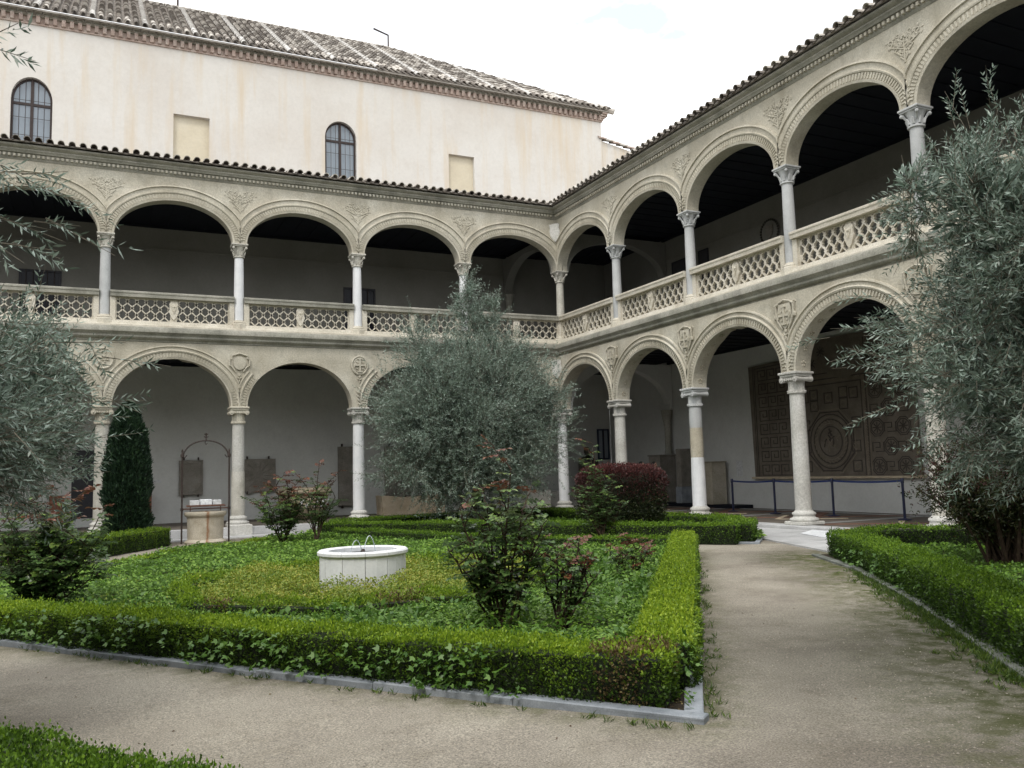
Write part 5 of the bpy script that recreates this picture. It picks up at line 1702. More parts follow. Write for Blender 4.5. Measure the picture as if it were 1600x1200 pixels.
# main bed: hedges just inside the kerb
hedge([(-19.6, -12.85), (-16.19, -17.52), (-14.08, -20.62), (-12.72, -22.52), (-12.02, -23.36)], .40, .37, 'long front box hedge of the fountain bed with ivy at its foot, nearest the camera', .024, 7600, 'box_leaf_bright', .66, brown=[(-12.22, -23.15, .27)])
hedge([(-11.86, -23.06), (-10.84, -21.72), (-7.95, -17.94), (-5.62, -14.86)], .42, .37, 'bright lime box hedge along the left side of the gravel path', .024, 6500, 'box_leaf_bright', .74, brown=[(-12.05, -23.1, .22)])
hedge([(-5.75, -14.70), (-7.75, -12.0), (-9.7, -5.0)], .30, .30, 'low box hedge closing the far side of the fountain bed behind the roses', .03, 2600, 'box_leaf', .6)
hedge([(-11.0, -4.6), (-14.0, -7.5), (-15.4, -9.7), (-18.9, -13.9)], .28, .16, 'very low lime hedge along the left far edge of the fountain bed', .03, 2200, 'box_leaf_bright', .7, hb=.0)
R8 = 2.55
hedge([(FX + R8 * math.cos(a), FY + R8 * 1.05 * math.sin(a)) for a in [math.radians(22 + 45 * k) for k in range(8)]], .22, .24, 'low octagonal ring of clipped box round the fountain with orange tips', .028, 3600, 'box_leaf_bright', .6, rough=2.2, closed=True, brown=[(-11.0, -18.4, .42), (-12.4, -18.85, .25), (-14.2, -17.6, .2)])
# back bed
hedge([(-3.75, -14.15), (-5.20, -12.2), (-7.2, -7.6), (-9.9, -4.0)], .5, .42, 'thick box hedge of the far bed in front of the barberry and olive', .034, 2500, 'box_leaf', .6)
hedge([(-3.6, -14.0), (-2.75, -13.2), (-2.2, -11.8), (-2.1, -3.0), (-3.0, -2.1), (-9.2, -2.1)], .5, .40, 'box hedge of the far bed on the gallery side, curving round its right end', .036, 2000, 'box_leaf', .6)
# cypress bed
hedge([(-14.0, -2.9), (-15.93, -6.25), (-17.3, -10.2)], .5, .48, 'box hedge in front of the dark cypress at the left', .034, 2600, 'box_leaf_bright', .52)
hedge([(-14.4, -1.95), (-19.5, -1.95)], .4, .42, 'far box hedge at the left behind the cypress foot', .036, 1700, 'box_leaf', .5)
# right bed
hedge([(-10.6, -25.9), (-8.95, -23.92), (-8.0, -22.7), (-6.93, -21.35), (-5.12, -18.85), (-4.2, -17.35)], .46, .42, 'long box hedge along the right side of the gravel path', .024, 5200, 'box_leaf', .62)
hedge([(-3.95, -17.35), (-3.0, -17.3), (-2.0, -18.6), (-1.95, -23.0)], .42, .42, 'box hedge of the right bed on the gallery side behind the shrub', .034, 2200, 'box_leaf', .62)
# near bed, bottom left
hedge([(-21, -16.8), (-16.2, -23.05), (-15.5, -24.0), (-15.05, -24.75)], .50, .36, 'box hedge corner cut by the bottom left of the picture', .022, 7600, 'box_leaf', .5)

# ---------------------------------------------------------------- ground cover
def cover(name, poly, label, n, leaf, hmax, mat, extra=None, seed=1, cut=None, tint0=.5, upright=.3, near_bias=True):
    x0, x1 = min(p[0] for p in poly), max(p[0] for p in poly); y0, y1 = min(p[1] for p in poly), max(p[1] for p in poly)
    r = np.random.default_rng(seed)
    k = int(n * 5)
    if extra is inring: x0, x1, y0, y1 = FX - 2.6, FX + 2.6, FY - 2.7, FY + 2.7
    x, y = r.uniform(x0, x1, k), r.uniform(y0, y1, k)
    ok = poly_inside(poly, x, y)
    d = camdist(x, y)
    if near_bias: ok &= r.random(k) < np.clip(9.5 / d, .12, 1) ** 1.1
    if cut is not None: ok &= ~cut(x, y)
    if extra is not None: ok &= extra(x, y)
    x, y, d = x[ok][:n], y[ok][:n], d[ok][:n]
    m_ = len(x)
    Pb = np.stack([x, y, np.zeros(m_)], 1)
    hh = hmax * (.50 + .34 * bumps(Pb, 1.2, seed + 3) + .34 * bumps(Pb, 4.0, seed + 4))
    z = Gn(x, y) + .045 + np.maximum(.02, hh) * r.random(m_) ** .55
    P = np.stack([x, y, z], 1)
    D = unit(np.stack([r.normal(size=m_), r.normal(size=m_), upright + .35 * r.normal(size=m_)], 1))
    sz = leaf * np.clip(d / 11, 1, 1.7)
    V = leaves(P, D, sz, sz * .66, .12, roll=True)
    t = tint0 + .17 * r.normal(size=m_) + .18 * bumps(Pb, 2.1, seed + 7)
    o = link(name, mesh_np(name, V, 4, mat, np.clip(t, 0, 1)))
    tag(o, label, 'ground cover', kind='stuff')
inring = lambda x, y: np.hypot(x - FX, (y - FY) / 1.05) < R8 - .25
infount = lambda x, y: np.hypot(x - FX, y - FY) < .66
cover('ground_cover', MAIN, 'green leafy ground cover filling the fountain bed', 140000, .044, .24, 'cover_leaf', cut=lambda x, y: inring(x, y) | (seg_dist(x, y, MAIN_K) < .45), seed=2)
cover('yellow_ground_cover', MAIN, 'yellow-green flowering ground cover inside the ring round the fountain', 60000, .032, .40, 'yellow_cover_leaf', cut=infount, extra=inring, seed=5, tint0=.48, upright=.8)
cover('yellow_ground_cover', MAIN, 'patches of yellowish flowering plants left of the ring in the fountain bed', 12000, .036, .34, 'yellow_cover_leaf', cut=lambda x, y: seg_dist(x, y, MAIN_K) < .6, extra=lambda x, y: (np.hypot((x + 15.0) / 1.6, (y + 15.2) / 2.6) < 1) & (bumps(np.stack([x, y, x * 0], 1), 1.8, 4) > -.05), seed=6, tint0=.4, upright=.8)
cover('ground_cover', RIGHT, 'dense green ground cover filling the right bed', 60000, .042, .15, 'cover_leaf', cut=lambda x, y: seg_dist(x, y, RIGHT[:6]) < .45, seed=8, tint0=.42)
cover('ground_cover', BACK, 'ground cover inside the far bed under the olive', 26000, .06, .14, 'cover_leaf', seed=9, tint0=.55, cut=lambda x, y: seg_dist(x, y, BACK[:4]) < .55)
cover('ground_cover', CYP, 'ground cover round the cypress at the left', 12000, .06, .14, 'cover_leaf', seed=10, tint0=.4)
cover('ground_cover', NEAR, 'ground cover in the near bed at the bottom left', 8000, .04, .12, 'cover_leaf', seed=12, tint0=.4)

# bigger soft leaves standing out of the cover
def clumps(name, pts, label, mat, n, size, h, cat='plant'):
    V, T = [], []
    for (x, y) in pts:
        d = rng.normal(size=(n, 3)); d[:, 2] = np.abs(d[:, 2]) * .8 + .35
        D = unit(d); P = np.array([x, y, G(x, y) + .06]) + D * (rng.random(n)[:, None] * h)
        V.append(leaves(P, D * [1, 1, .4] + [0, 0, .1], size, size * .55, .16, roll=True)); T.append(rng.random(n) * .6 + .2)
    tag(link(name, mesh_np(name, np.concatenate(V), 4, mat, np.concatenate(T))), label, cat, kind='stuff')
pts = []
while len(pts) < 190:
    x, y = rnd.uniform(-16.5, -7.5), rnd.uniform(-22.8, -16)
    if poly_inside(MAIN, np.array([x]), np.array([y]))[0] and seg_dist(np.array([x]), np.array([y]), MAIN_K)[0] > .5 and not (math.hypot(x - FX, y - FY) < R8 + .2): pts.append((x, y))
clumps('broad_leaved_plants', pts, 'broad-leaved green plants standing out of the cover in the fountain bed', 'ivy_leaf', 24, .085, .24)

# ivy trailing from the front hedge over the kerb
def ivy(line, label, n, out=.17, size=.042):
    V, T = [], []
    line = [np.array(p) for p in line]
    for i in range(n):
        k = rnd.randrange(len(line) - 1); t = rnd.random()
        p = line[k] * (1 - t) + line[k + 1] * t
        d = line[k + 1] - line[k]; d = d / np.linalg.norm(d); nn = np.array([d[1], -d[0]])
        m_ = rnd.randrange(6, 18); hh = rnd.uniform(.02, .34)
        u = rng.normal(size=m_) * .09; o_ = rng.random(m_) * out * rnd.uniform(.3, 1) - .04
        z = np.clip(hh * (1 - np.clip(o_ / out, 0, 1)) + rng.normal(size=m_) * .03, .03, .36)
        P = np.stack([p[0] + d[0] * u + nn[0] * o_, p[1] + d[1] * u + nn[1] * o_, Gn(p[0], p[1]) + .05 + z], 1)
        D = unit(np.stack([nn[0] + rng.normal(size=m_) * .8, nn[1] + rng.normal(size=m_) * .8, rng.normal(size=m_) * .35 - .2], 1))
        up = unit(np.array([nn[0], nn[1], 1.0]) + .4 * rng.normal(size=(m_, 3)))
        Sd = unit(np.cross(D, up)); s_ = (size * (.7 + .7 * rng.random(m_)))[:, None]
        # five-pointed leaf
        V.append(np.stack([P, P + Sd * s_ * .34 + D * s_ * .05, P + Sd * s_ * .62 + D * s_ * .42, P + Sd * s_ * .22 + D * s_ * .5, P + D * s_ * 1.05, P - Sd * s_ * .22 + D * s_ * .5, P - Sd * s_ * .62 + D * s_ * .42, P - Sd * s_ * .34 + D * s_ * .05], 1))
        T.append(np.clip(rng.random(m_) * .7 + .2, 0, 1))
    V = np.concatenate(V); T = np.concatenate(T)
    tag(link('ivy', mesh_np('ivy', V, 8, 'ivy_leaf', T)), label, 'ivy', kind='stuff')
ivy([(-18.0, -15.2), (-16.40, -17.72), (-14.29, -20.76), (-12.87, -22.74)], 'ivy spilling out of the front hedge over the granite kerb', 88)
ivy([(-12.0, -23.55), (-10.7, -21.8), (-7.8, -17.95)], 'weeds and ivy along the foot of the lime hedge by the path', 14, .12, .038)
ivy([(-4.3, -17.3), (-5.42, -18.9), (-7.2, -21.4), (-8.3, -22.8)], 'weeds along the kerb of the right bed', 30, .22, .05)

# grass tufts along the right kerb and moss edge
def tufts(line, spread, n, label):
    line = [np.array(p) for p in line]; P, D = [], []
    for i in range(n):
        k = rnd.randrange(len(line) - 1); t = rnd.random(); p = line[k] * (1 - t) + line[k + 1] * t
        x, y = p[0] + rnd.gauss(0, spread), p[1] + rnd.gauss(0, spread)
        m_ = 9
        P.append(np.stack([x + rng.normal(size=m_) * .015, y + rng.normal(size=m_) * .015, np.full(m_, G(x, y))], 1))
        D.append(unit(np.stack([rng.normal(size=m_) * .6, rng.normal(size=m_) * .6, np.ones(m_) * .8], 1)))
    P, D = np.concatenate(P), np.concatenate(D)
    tag(link('grass_tufts', mesh_np('grass_tufts', leaves(P, D, .055, .008, .2), 4, 'grass_leaf', rng.random(len(P)))), label, 'grass', kind='stuff')
tufts([(-5.5, -18.9), (-7.3, -21.4), (-8.5, -22.9), (-9.6, -24.3)], .13, 1300, 'short grass growing along the right edge of the gravel')
tufts([(-12.1, -23.9), (-10.5, -21.8), (-6.5, -16.5)], .04, 70, 'short grass along the left edge of the gravel path')
tufts([(-16.4, -17.8), (-14.3, -20.9), (-12.2, -23.95)], .03, 50, 'short grass at the foot of the front kerb')

# pebbles
def pebbles():
    r = np.random.default_rng(4)
    k = 90000
    x, y = r.uniform(-19, -4, k), r.uniform(-27.5, -14, k)
    d = camdist(x, y)
    ok = (r.random(k) < np.clip(4.5 / d, 0, 1) ** 2) & (d > 2.0)
    for pl in (MAIN, RIGHT, NEAR): ok &= ~poly_inside(pl, x, y)
    x, y = x[ok], y[ok]; n = len(x)
    s = np.minimum(r.gamma(2.0, .0014, n) + .0022, .011)
    base = np.array([(1, 0, 0), (0, 1, 0), (-1, 0, 0), (0, -1, 0), (0, 0, .7), (0, 0, -.7)])
    V = base[None] * (s[:, None, None] * r.uniform(.6, 1.3, (n, 6, 1)))
    a = r.uniform(0, 6.28, n); c, s_ = np.cos(a), np.sin(a)
    X = V[:, :, 0] * c[:, None] - V[:, :, 1] * s_[:, None]; Y = V[:, :, 0] * s_[:, None] + V[:, :, 1] * c[:, None]
    P = np.stack([x, y, Gn(x, y)], 1)
    zz = .005 * bumps(P, 1.6, 3)
    V = np.stack([X + x[:, None], Y + y[:, None], V[:, :, 2] + (P[:, 2] + zz + .002)[:, None]], 2)
    tag(link('loose_gravel', mesh_np('loose_gravel', V, 6, 'pebble', faces=[(0, 1, 4), (1, 2, 4), (2, 3, 4), (3, 0, 4)])), 'loose pale pebbles scattered over the gravel path', 'gravel', kind='stuff')
pebbles()

# fallen leaves / litter under the near hedge corner
pp = np.stack([rng.uniform(-12.6, -11.9, 260), rng.uniform(-23.8, -23.1, 260), np.zeros(260)], 1)
ok = poly_inside([(-12.3, -23.45), (-12.1, -23.7), (-11.8, -23.3), (-12.1, -23.1)], pp[:, 0], pp[:, 1]); pp = pp[ok]; pp[:, 2] = Gn(pp[:, 0], pp[:, 1]) + .028
if len(pp): tag(link('leaf_litter', mesh_np('leaf_litter', leaves(pp, rng.normal(size=(len(pp), 3)) * [1, 1, .1], .03, .015, .1, True), 4, 'brown_box_leaf', rng.random(len(pp)))), 'dry leaves on the soil at the near corner of the bed', 'dry leaves', kind='stuff')

# dry bits blown over the paths
k_ = 420
x_, y_ = rng.uniform(-17.5, -4, k_), rng.uniform(-27, -14, k_)
ok = ~(poly_inside(MAIN, x_, y_) | poly_inside(RIGHT, x_, y_) | poly_inside(NEAR, x_, y_))
pp = np.stack([x_[ok], y_[ok], Gn(x_[ok], y_[ok]) + .006], 1)
tag(link('path_litter', mesh_np('path_litter', leaves(pp, rng.normal(size=(len(pp), 3)) * [1, 1, .12], .026, .011, .15, True), 4, 'brown_box_leaf', rng.random(len(pp)) * .6)), 'scattered dry leaf bits on the gravel', 'dry leaves', kind='stuff')

# ---------------------------------------------------------------- trees
def bez(p0, p1, p2, n):
    t = np.linspace(0, 1, n)[:, None]
    return (1 - t) ** 2 * p0 + 2 * t * (1 - t) * p1 + t * t * p2

def sprig_leaves(B, D, L, nleaf, ll, lw, spread=.75):
    """B,D (n,3) bases and directions of twigs with opposite pairs of leaves -> leaf quads, twig quads"""
    n = len(B); D = unit(D)
    A = unit(np.cross(D, rng.normal(size=(n, 3)))); C = np.cross(D, A)
    bend = (rng.normal(size=(n, 3)) * .18 + np.array([0, 0, -.02]))
    P, DD = [], []
    for k in range(nleaf):
        t = (k // 2 * 2 + .6) / nleaf
        ang = (k // 2) * 1.57 + (PI if k % 2 else 0) + rng.normal(size=n) * .35
        rad = A * np.cos(ang)[:, None] + C * np.sin(ang)[:, None]
        ctr = B + D * (L * t)[:, None] + bend * (L * t * t)[:, None]
        dd = unit(D + bend * .8 * t) * (1 - spread * .35) + rad * spread
        P.append(ctr); DD.append(dd)
    P, DD = np.concatenate(P), np.concatenate(DD)
    return leaves(P, DD, ll, lw, .05), P

def tree_points(blobs, seed, lump=.20, inner=.45, per=24):
    """sprigs gathered in tufts at the ends of boughs, with hollows between"""
    r = np.random.default_rng(seed)
    B, D = [], []
    for (c, rad, n) in blobs:
        c = np.array(c, float); rad = np.array(rad, float)
        K = max(3, n // per)
        u = unit(r.normal(size=(K, 3)))
        q = (inner ** 3 + (1 - inner ** 3) * r.random(K)) ** (1 / 3)
        l = 1 + lump * bumps(u * 1.0, 3.2, seed + 5) + lump * .6 * bumps(u, 8, seed + 6)
        ctr = c + u * rad * (q * l)[:, None]
        axis = unit(u * (1 / rad) * rad.mean() + r.normal(size=(K, 3)) * .45 + np.array([0, 0, .45]))
        size = rad.mean() * r.uniform(.13, .26, K)
        i = r.integers(0, K, n)
        t = r.normal(size=n) * 1.15
        p = ctr[i] + axis[i] * (t * size[i])[:, None] + r.normal(size=(n, 3)) * (size[i] * .55)[:, None]
        B.append(p)
        D.append(unit(axis[i] * .9 + .8 * unit(p - ctr[i]) + r.normal(size=(n, 3)) * .35))
    return np.concatenate(B), np.concatenate(D)

def olive(loc, label, blobs, trunk_top, seed, twigL, nleaf, ll, lw, inner_leaf, n_inner, limbs=26, extra=None, r0=.16, tintc=.45):
    lump = .3
    root = empty('olive_tree', loc, label=label, cat='olive tree', group='olive trees in the court')
    off = np.array(loc)
    B, D = tree_points(blobs, seed, lump=.30)
    nmain = len(B)
    if extra is not None:
        B = np.concatenate([B, extra[0]]); D = np.concatenate([D, extra[1]])
    n = len(B)
    L = twigL * (.6 + .8 * rng.random(n))
    V, P = sprig_leaves(B, D, L, nleaf, ll, lw)
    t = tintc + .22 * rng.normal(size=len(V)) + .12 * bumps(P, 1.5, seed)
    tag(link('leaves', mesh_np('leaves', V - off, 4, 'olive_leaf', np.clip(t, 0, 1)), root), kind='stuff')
    # twigs: thin flat three-sided stems
    tw = []
    A = unit(np.cross(D, rng.normal(size=(n, 3)))) * .0035
    E1 = B - D * (L * .3)[:, None]; E2 = B + unit(D) * L[:, None]
    T1 = np.stack([E1 - A, E1 + A, E2 + A * .4, E2 - A * .4], 1)
    A2 = unit(np.cross(D, A)) * .0035
    T2 = np.stack([E1 - A2, E1 + A2, E2 + A2 * .4, E2 - A2 * .4], 1)
    tag(link('twigs', mesh_np('twigs', np.concatenate([T1, T2]) - off, 4, 'twig_bark'), root), kind='stuff')
    # inner foliage
    Bi, Di = tree_points([(c, tuple(.72 * q for q in rad), max(1, int(n_inner * k / sum(b_[2] for b_ in blobs)))) for c, rad, k in blobs], seed + 1, inner=.0)
    Vi = leaves(Bi, Di, inner_leaf, inner_leaf * .3, .1)
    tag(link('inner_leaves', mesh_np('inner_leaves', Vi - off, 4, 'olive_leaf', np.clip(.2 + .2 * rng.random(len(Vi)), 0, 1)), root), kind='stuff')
    m = MB()
    top = np.array(trunk_top)
    rr_ = random.Random(seed)
    base = np.array(loc, float)
    pts = bez(base, base * .5 + top * .5 + np.array([.12, -.1, 0]), top, 8)
    m.tube([tuple(p - off) for p in pts], [r0 * (1.35 - .5 * i / 7) + .02 * math.sin(i * 2.3) for i in range(8)], 9)
    idx = rng.choice(nmain, limbs, replace=False)
    for i in idx:
        e = top + (B[i] - top) * .72
        mid = top * .45 + e * .55 + np.array([rr_.gauss(0, .15), rr_.gauss(0, .15), rr_.uniform(-.1, .35)])
        ps = bez(top + np.array([rr_.gauss(0, .03), rr_.gauss(0, .03), -.1]), mid, e, 8)
        m.tube([tuple(p - off) for p in ps], [r0 * .42 * (1 - i_ / 8) + .006 for i_ in range(8)], 6)
        for j in range(3):
            q = ps[rr_.randrange(3, 7)]
            e2 = B[rng.integers(nmain)]
            if np.linalg.norm(e2 - q) < 1.2 * max(blobs[0][1]) * .6:
                m.tube([tuple(p - off) for p in bez(q, (q + e2) / 2 + np.array([0, 0, .1]), e2, 5)], [.014, .012, .010, .008, .005], 5)
    m.build('trunk', 'bark', root, True)
    return root

# central olive in the far bed
oc = (-5.3, -4.2, G(-5.3, -4.2))
olive(oc, 'round silvery olive tree in the far bed, in the middle of the picture',
      [((-5.35, -4.2, 3.05), (2.25, 2.1, 2.05), 5400), ((-6.7, -4.4, 3.0), (1.2, 1.2, 1.35), 1500), ((-4.0, -4.0, 2.8), (1.5, 1.4, 1.5), 1500), ((-5.5, -4.2, 1.65), (2.1, 1.7, .8), 1700),
       ((-6.6, -4.3, 4.8), (1.05, 1.0, .95), 620), ((-5.0, -4.2, 4.9), (1.25, 1.1, .8), 640), ((-5.2, -4.1, 5.7), (.55, .5, .95), 330), ((-5.5, -4.2, 6.6), (.26, .25, .72), 110), ((-4.85, -4.2, 6.1), (.34, .3, .6), 110), ((-3.9, -4.0, 4.9), (.8, .7, .5), 160), ((-7.4, -4.5, 2.5), (.45, .5, .8), 170), ((-3.0, -4.0, 3.6), (.75, .6, .7), 160)],
      (-5.3, -4.25, 1.15), 21, .46, 18, .085, .020, .15, 8000, limbs=34, tintc=.66)
# foreground olive at the right
orr = (-7.75, -24.75, G(-7.75, -24.75))
ex = []
olive(orr, 'large grey-green olive tree at the right edge, close to the camera',
      [((-8.05, -24.25, 2.75), (1.42, 1.42, 1.25), 3300), ((-8.8, -24.05, 3.15), (.78, .75, .6), 600), ((-9.05, -23.8, 2.15), (.55, .58, .7), 500), ((-8.3, -24.3, 3.7), (.55, .5, .42), 190), ((-9.3, -23.85, 3.45), (.42, .4, .38), 130), ((-9.72, -23.68, 3.55), (.26, .25, .30), 48), ((-9.05, -23.95, 3.75), (.40, .4, .30), 90), ((-8.75, -24.1, 3.85), (.5, .4, .28), 110), ((-7.3, -24.8, 2.6), (1.3, 1.3, 1.2), 1100), ((-8.9, -24.2, 1.65), (.55, .5, .38), 260)],
      (-7.8, -24.7, 1.3), 33, .25, 18, .060, .0135, .10, 9000, limbs=26, r0=.13, tintc=.52)
# foreground olive at the left
ol_ = (-17.6, -22.6, G(-17.6, -22.6))
eb, ed = [], []
for (p0, p1) in (((-16.9, -22.6, 3.3), (-15.72, -23.75, 2.95)), ((-16.8, -22.7, 3.1), (-15.62, -23.55, 2.78)), ((-16.9, -22.5, 3.5), (-15.55, -22.9, 3.12)), ((-16.6, -22.6, 2.6), (-15.35, -22.95, 2.16)), ((-16.7, -23.2, 3.4), (-15.88, -24.05, 3.50)), ((-16.6, -22.4, 2.3), (-15.3, -22.4, 2.0)), ((-16.8, -22.8, 2.9), (-15.75, -23.7, 2.62))):
    p0, p1 = np.array(p0), np.array(p1)
    for t in np.linspace(.25, .9, 9):
        p = p0 + (p1 - p0) * t + rng.normal(size=3) * .03
        eb.append(p); ed.append(unit((p1 - p0) + rng.normal(size=3) * .35))
olive(ol_, 'olive tree at the left edge with branches reaching in close to the camera',
      [((-16.98, -21.9, 2.05), (.76, 1.1, .62), 2200), ((-16.72, -20.9, 1.98), (.74, 1.1, .66), 2200), ((-16.3, -20.3, 1.96), (.46, .7, .60), 900), ((-17.8, -22.4, 2.4), (1.0, 1.1, .65), 1000), ((-16.05, -19.9, 2.1), (.25, .4, .28), 110)],
      (-17.5, -22.4, 1.3), 45, .24, 16, .062, .0125, .10, 6000, limbs=26, extra=(np.array(eb), np.array(ed)), r0=.13)

# cypress column
def cypress(loc, H, R_, label):
    root = empty('cypress', loc, label=label, cat='cypress')
    n = 30000
    z = rng.random(n) ** .8 * H
    prof = np.interp(z / H, [0, .04, .12, .35, .6, .8, .93, 1], [.45, .7, .93, 1, .93, .72, .42, .08]) * R_
    a = rng.random(n) * 6.283
    U = np.stack([np.cos(a), np.sin(a), z * .8], 1)
    q = (1 + .16 * bumps(U, 2.4, 3) + .13 * bumps(U, 6, 4)) * np.sqrt(rng.uniform(.62, 1, n))
    P = np.stack([np.cos(a) * prof * q, np.sin(a) * prof * q, z + .08], 1)
    D = np.stack([np.cos(a) * .7, np.sin(a) * .7, np.full(n, 1.1)], 1) + rng.normal(size=(n, 3)) * .35
    V = leaves(P, D, .10, .034, .1)
    tag(link('foliage', mesh_np('foliage', V, 4, 'cypress_leaf', np.clip(.45 + .25 * rng.normal(size=n) + .2 * bumps(U, 6, 9), 0, 1)), root), kind='stuff')
    MB().lathe([(R_ * .35, .1), (R_ * .72, .5), (R_ * .8, H * .35), (R_ * .7, H * .6), (R_ * .45, H * .82), (.02, H * .97)], 14).build('inner_foliage', 'core_green', root, True)
    m = MB()
    for k in range(5): m.tube([(rnd.gauss(0, .05), rnd.gauss(0, .05), -.02), (rnd.gauss(0, .12), rnd.gauss(0, .1), .7)], [.05, .03], 6)
    m.build('trunk', 'bark', root)
cypress((-14.88, -2.9, G(-14.88, -2.9)), 3.78, .58, 'slim dark green cypress column standing by the left gallery column')

# barberry: clipped square bush, dark red above and green at the foot
def clipped_bush(loc, rad, H, label, n, mat1, mat2, leaf, z0=.25, name='barberry_bush'):
    root = empty(name, loc, label=label, cat='bush')
    u = rng.uniform(-1, 1, (n * 2, 3))
    e = (np.abs(u[:, 0]) ** 3.5 + np.abs(u[:, 1]) ** 3.5 + np.abs(u[:, 2]) ** 5) ** .25
    ok = (e < 1) & (e > .55); u = u[ok][:n]; n = len(u)
    u *= (1 + .07 * bumps(u, 4, 3) + .03 * bumps(u, 12, 5))[:, None]
    zc = (H + z0) / 2; hz = (H - z0) / 2
    P = np.stack([u[:, 0] * rad[0] * (1 - .12 * (u[:, 2] < 0) * -u[:, 2]), u[:, 1] * rad[1], zc + u[:, 2] * hz], 1)
    D = unit(u * [1, 1, .8] + rng.normal(size=(n, 3)) * .5 + [0, 0, .4])
    V = leaves(P, D, leaf, leaf * .55, .1)
    top = (P[:, 2] + .18 * rng.normal(size=n)) > H * .56
    tt = np.clip(.35 + .22 * rng.normal(size=n) + .45 * np.clip((P[:, 2] - H * .8) / (H * .2), 0, 1), 0, 1)
    tag(link('leaves', mesh_np('leaves', V[top], 4, mat1, tt[top]), root), kind='stuff')
    tag(link('lower_leaves', mesh_np('leaves', V[~top], 4, mat2, np.clip(rng.random((~top).sum()) * .6, 0, 1)), root), kind='stuff')
    MB().bbox(-rad[0] * .72, rad[0] * .72, -rad[1] * .72, rad[1] * .72, z0 + .1, H * .88, .2).build('woody_core', 'core_green', root)
    m = MB()
    for k in range(14):
        m.tube([(rnd.gauss(0, rad[0] * .25), rnd.gauss(0, rad[1] * .2), 0), (rnd.gauss(0, rad[0] * .4), rnd.gauss(0, rad[1] * .3), .7)], [.03, .015], 5)
    m.build('stems', 'cane_bark', root)
    return root
clipped_bush((-4.15, -10.45, G(-4.15, -10.45)), (1.05, .85), 1.72, 'square clipped dark red barberry bush in the far bed before the corner gallery', 34000, 'barberry_leaf', 'bronze_leaf', .05)

# ---------------------------------------------------------------- rose bushes
def leaflet_mesh(name, mat, l=.055, n5=5, droop=.25, seed=0):
    """a compound rose leaf: five serrated oval leaflets on a stalk"""
    m = MB(); r = random.Random(seed)
    m.tube([(0, 0, 0), (l * 1.2, 0, l * .12), (l * 2.1, 0, -l * .1)], [.0022, .0018, .0014], 3)
    spots = [(l * 2.0, 0, 0), (l * 1.35, 1, .9), (l * 1.35, -1, -.9), (l * .6, 1, 1.1), (l * .6, -1, -1.1)][:n5]
    for (x, sd_, a) in spots:
        L = l * (1.15 if sd_ == 0 else r.uniform(.8, 1.0)); w = L * .38
        c, s_ = math.cos(a), math.sin(a)
        prof = [(0, 0), (.18, .75), (.42, 1.25), (.68, 1.1), (.88, .6), (1, 0)]
        v = []
        for (t, q) in prof:
            for sg in (-1, 0, 1):
                px, py = L * t, sg * w * q
                pz = -L * droop * t * t + abs(sg) * w * q * .28
                v.append((x + px * c - py * s_, sd_ * .004 + px * s_ + py * c, pz))
        f = []
        for i in range(5):
            a_ = 3 * i; f += [(a_, a_ + 3, a_ + 4, a_ + 1), (a_ + 1, a_ + 4, a_ + 5, a_ + 2)]
        m.add(v, f)
    me = m.mesh(name, mat, recalc=False)
    at = me.attributes.new('tint', 'FLOAT', 'FACE')
    at.data.foreach_set('value', [r.uniform(.2, .9) for _ in me.polygons])
    return me
RL_ = {k: [leaflet_mesh('leaf', mt, .052, seed=s_) for s_ in range(3)] for k, mt in (('g', 'rose_leaf'), ('b', 'rose_leaf_bright'), ('r', 'rose_leaf_red'))}
RLM = {'g': 'rose_leaf', 'b': 'rose_leaf_bright', 'r': 'rose_leaf_red'}

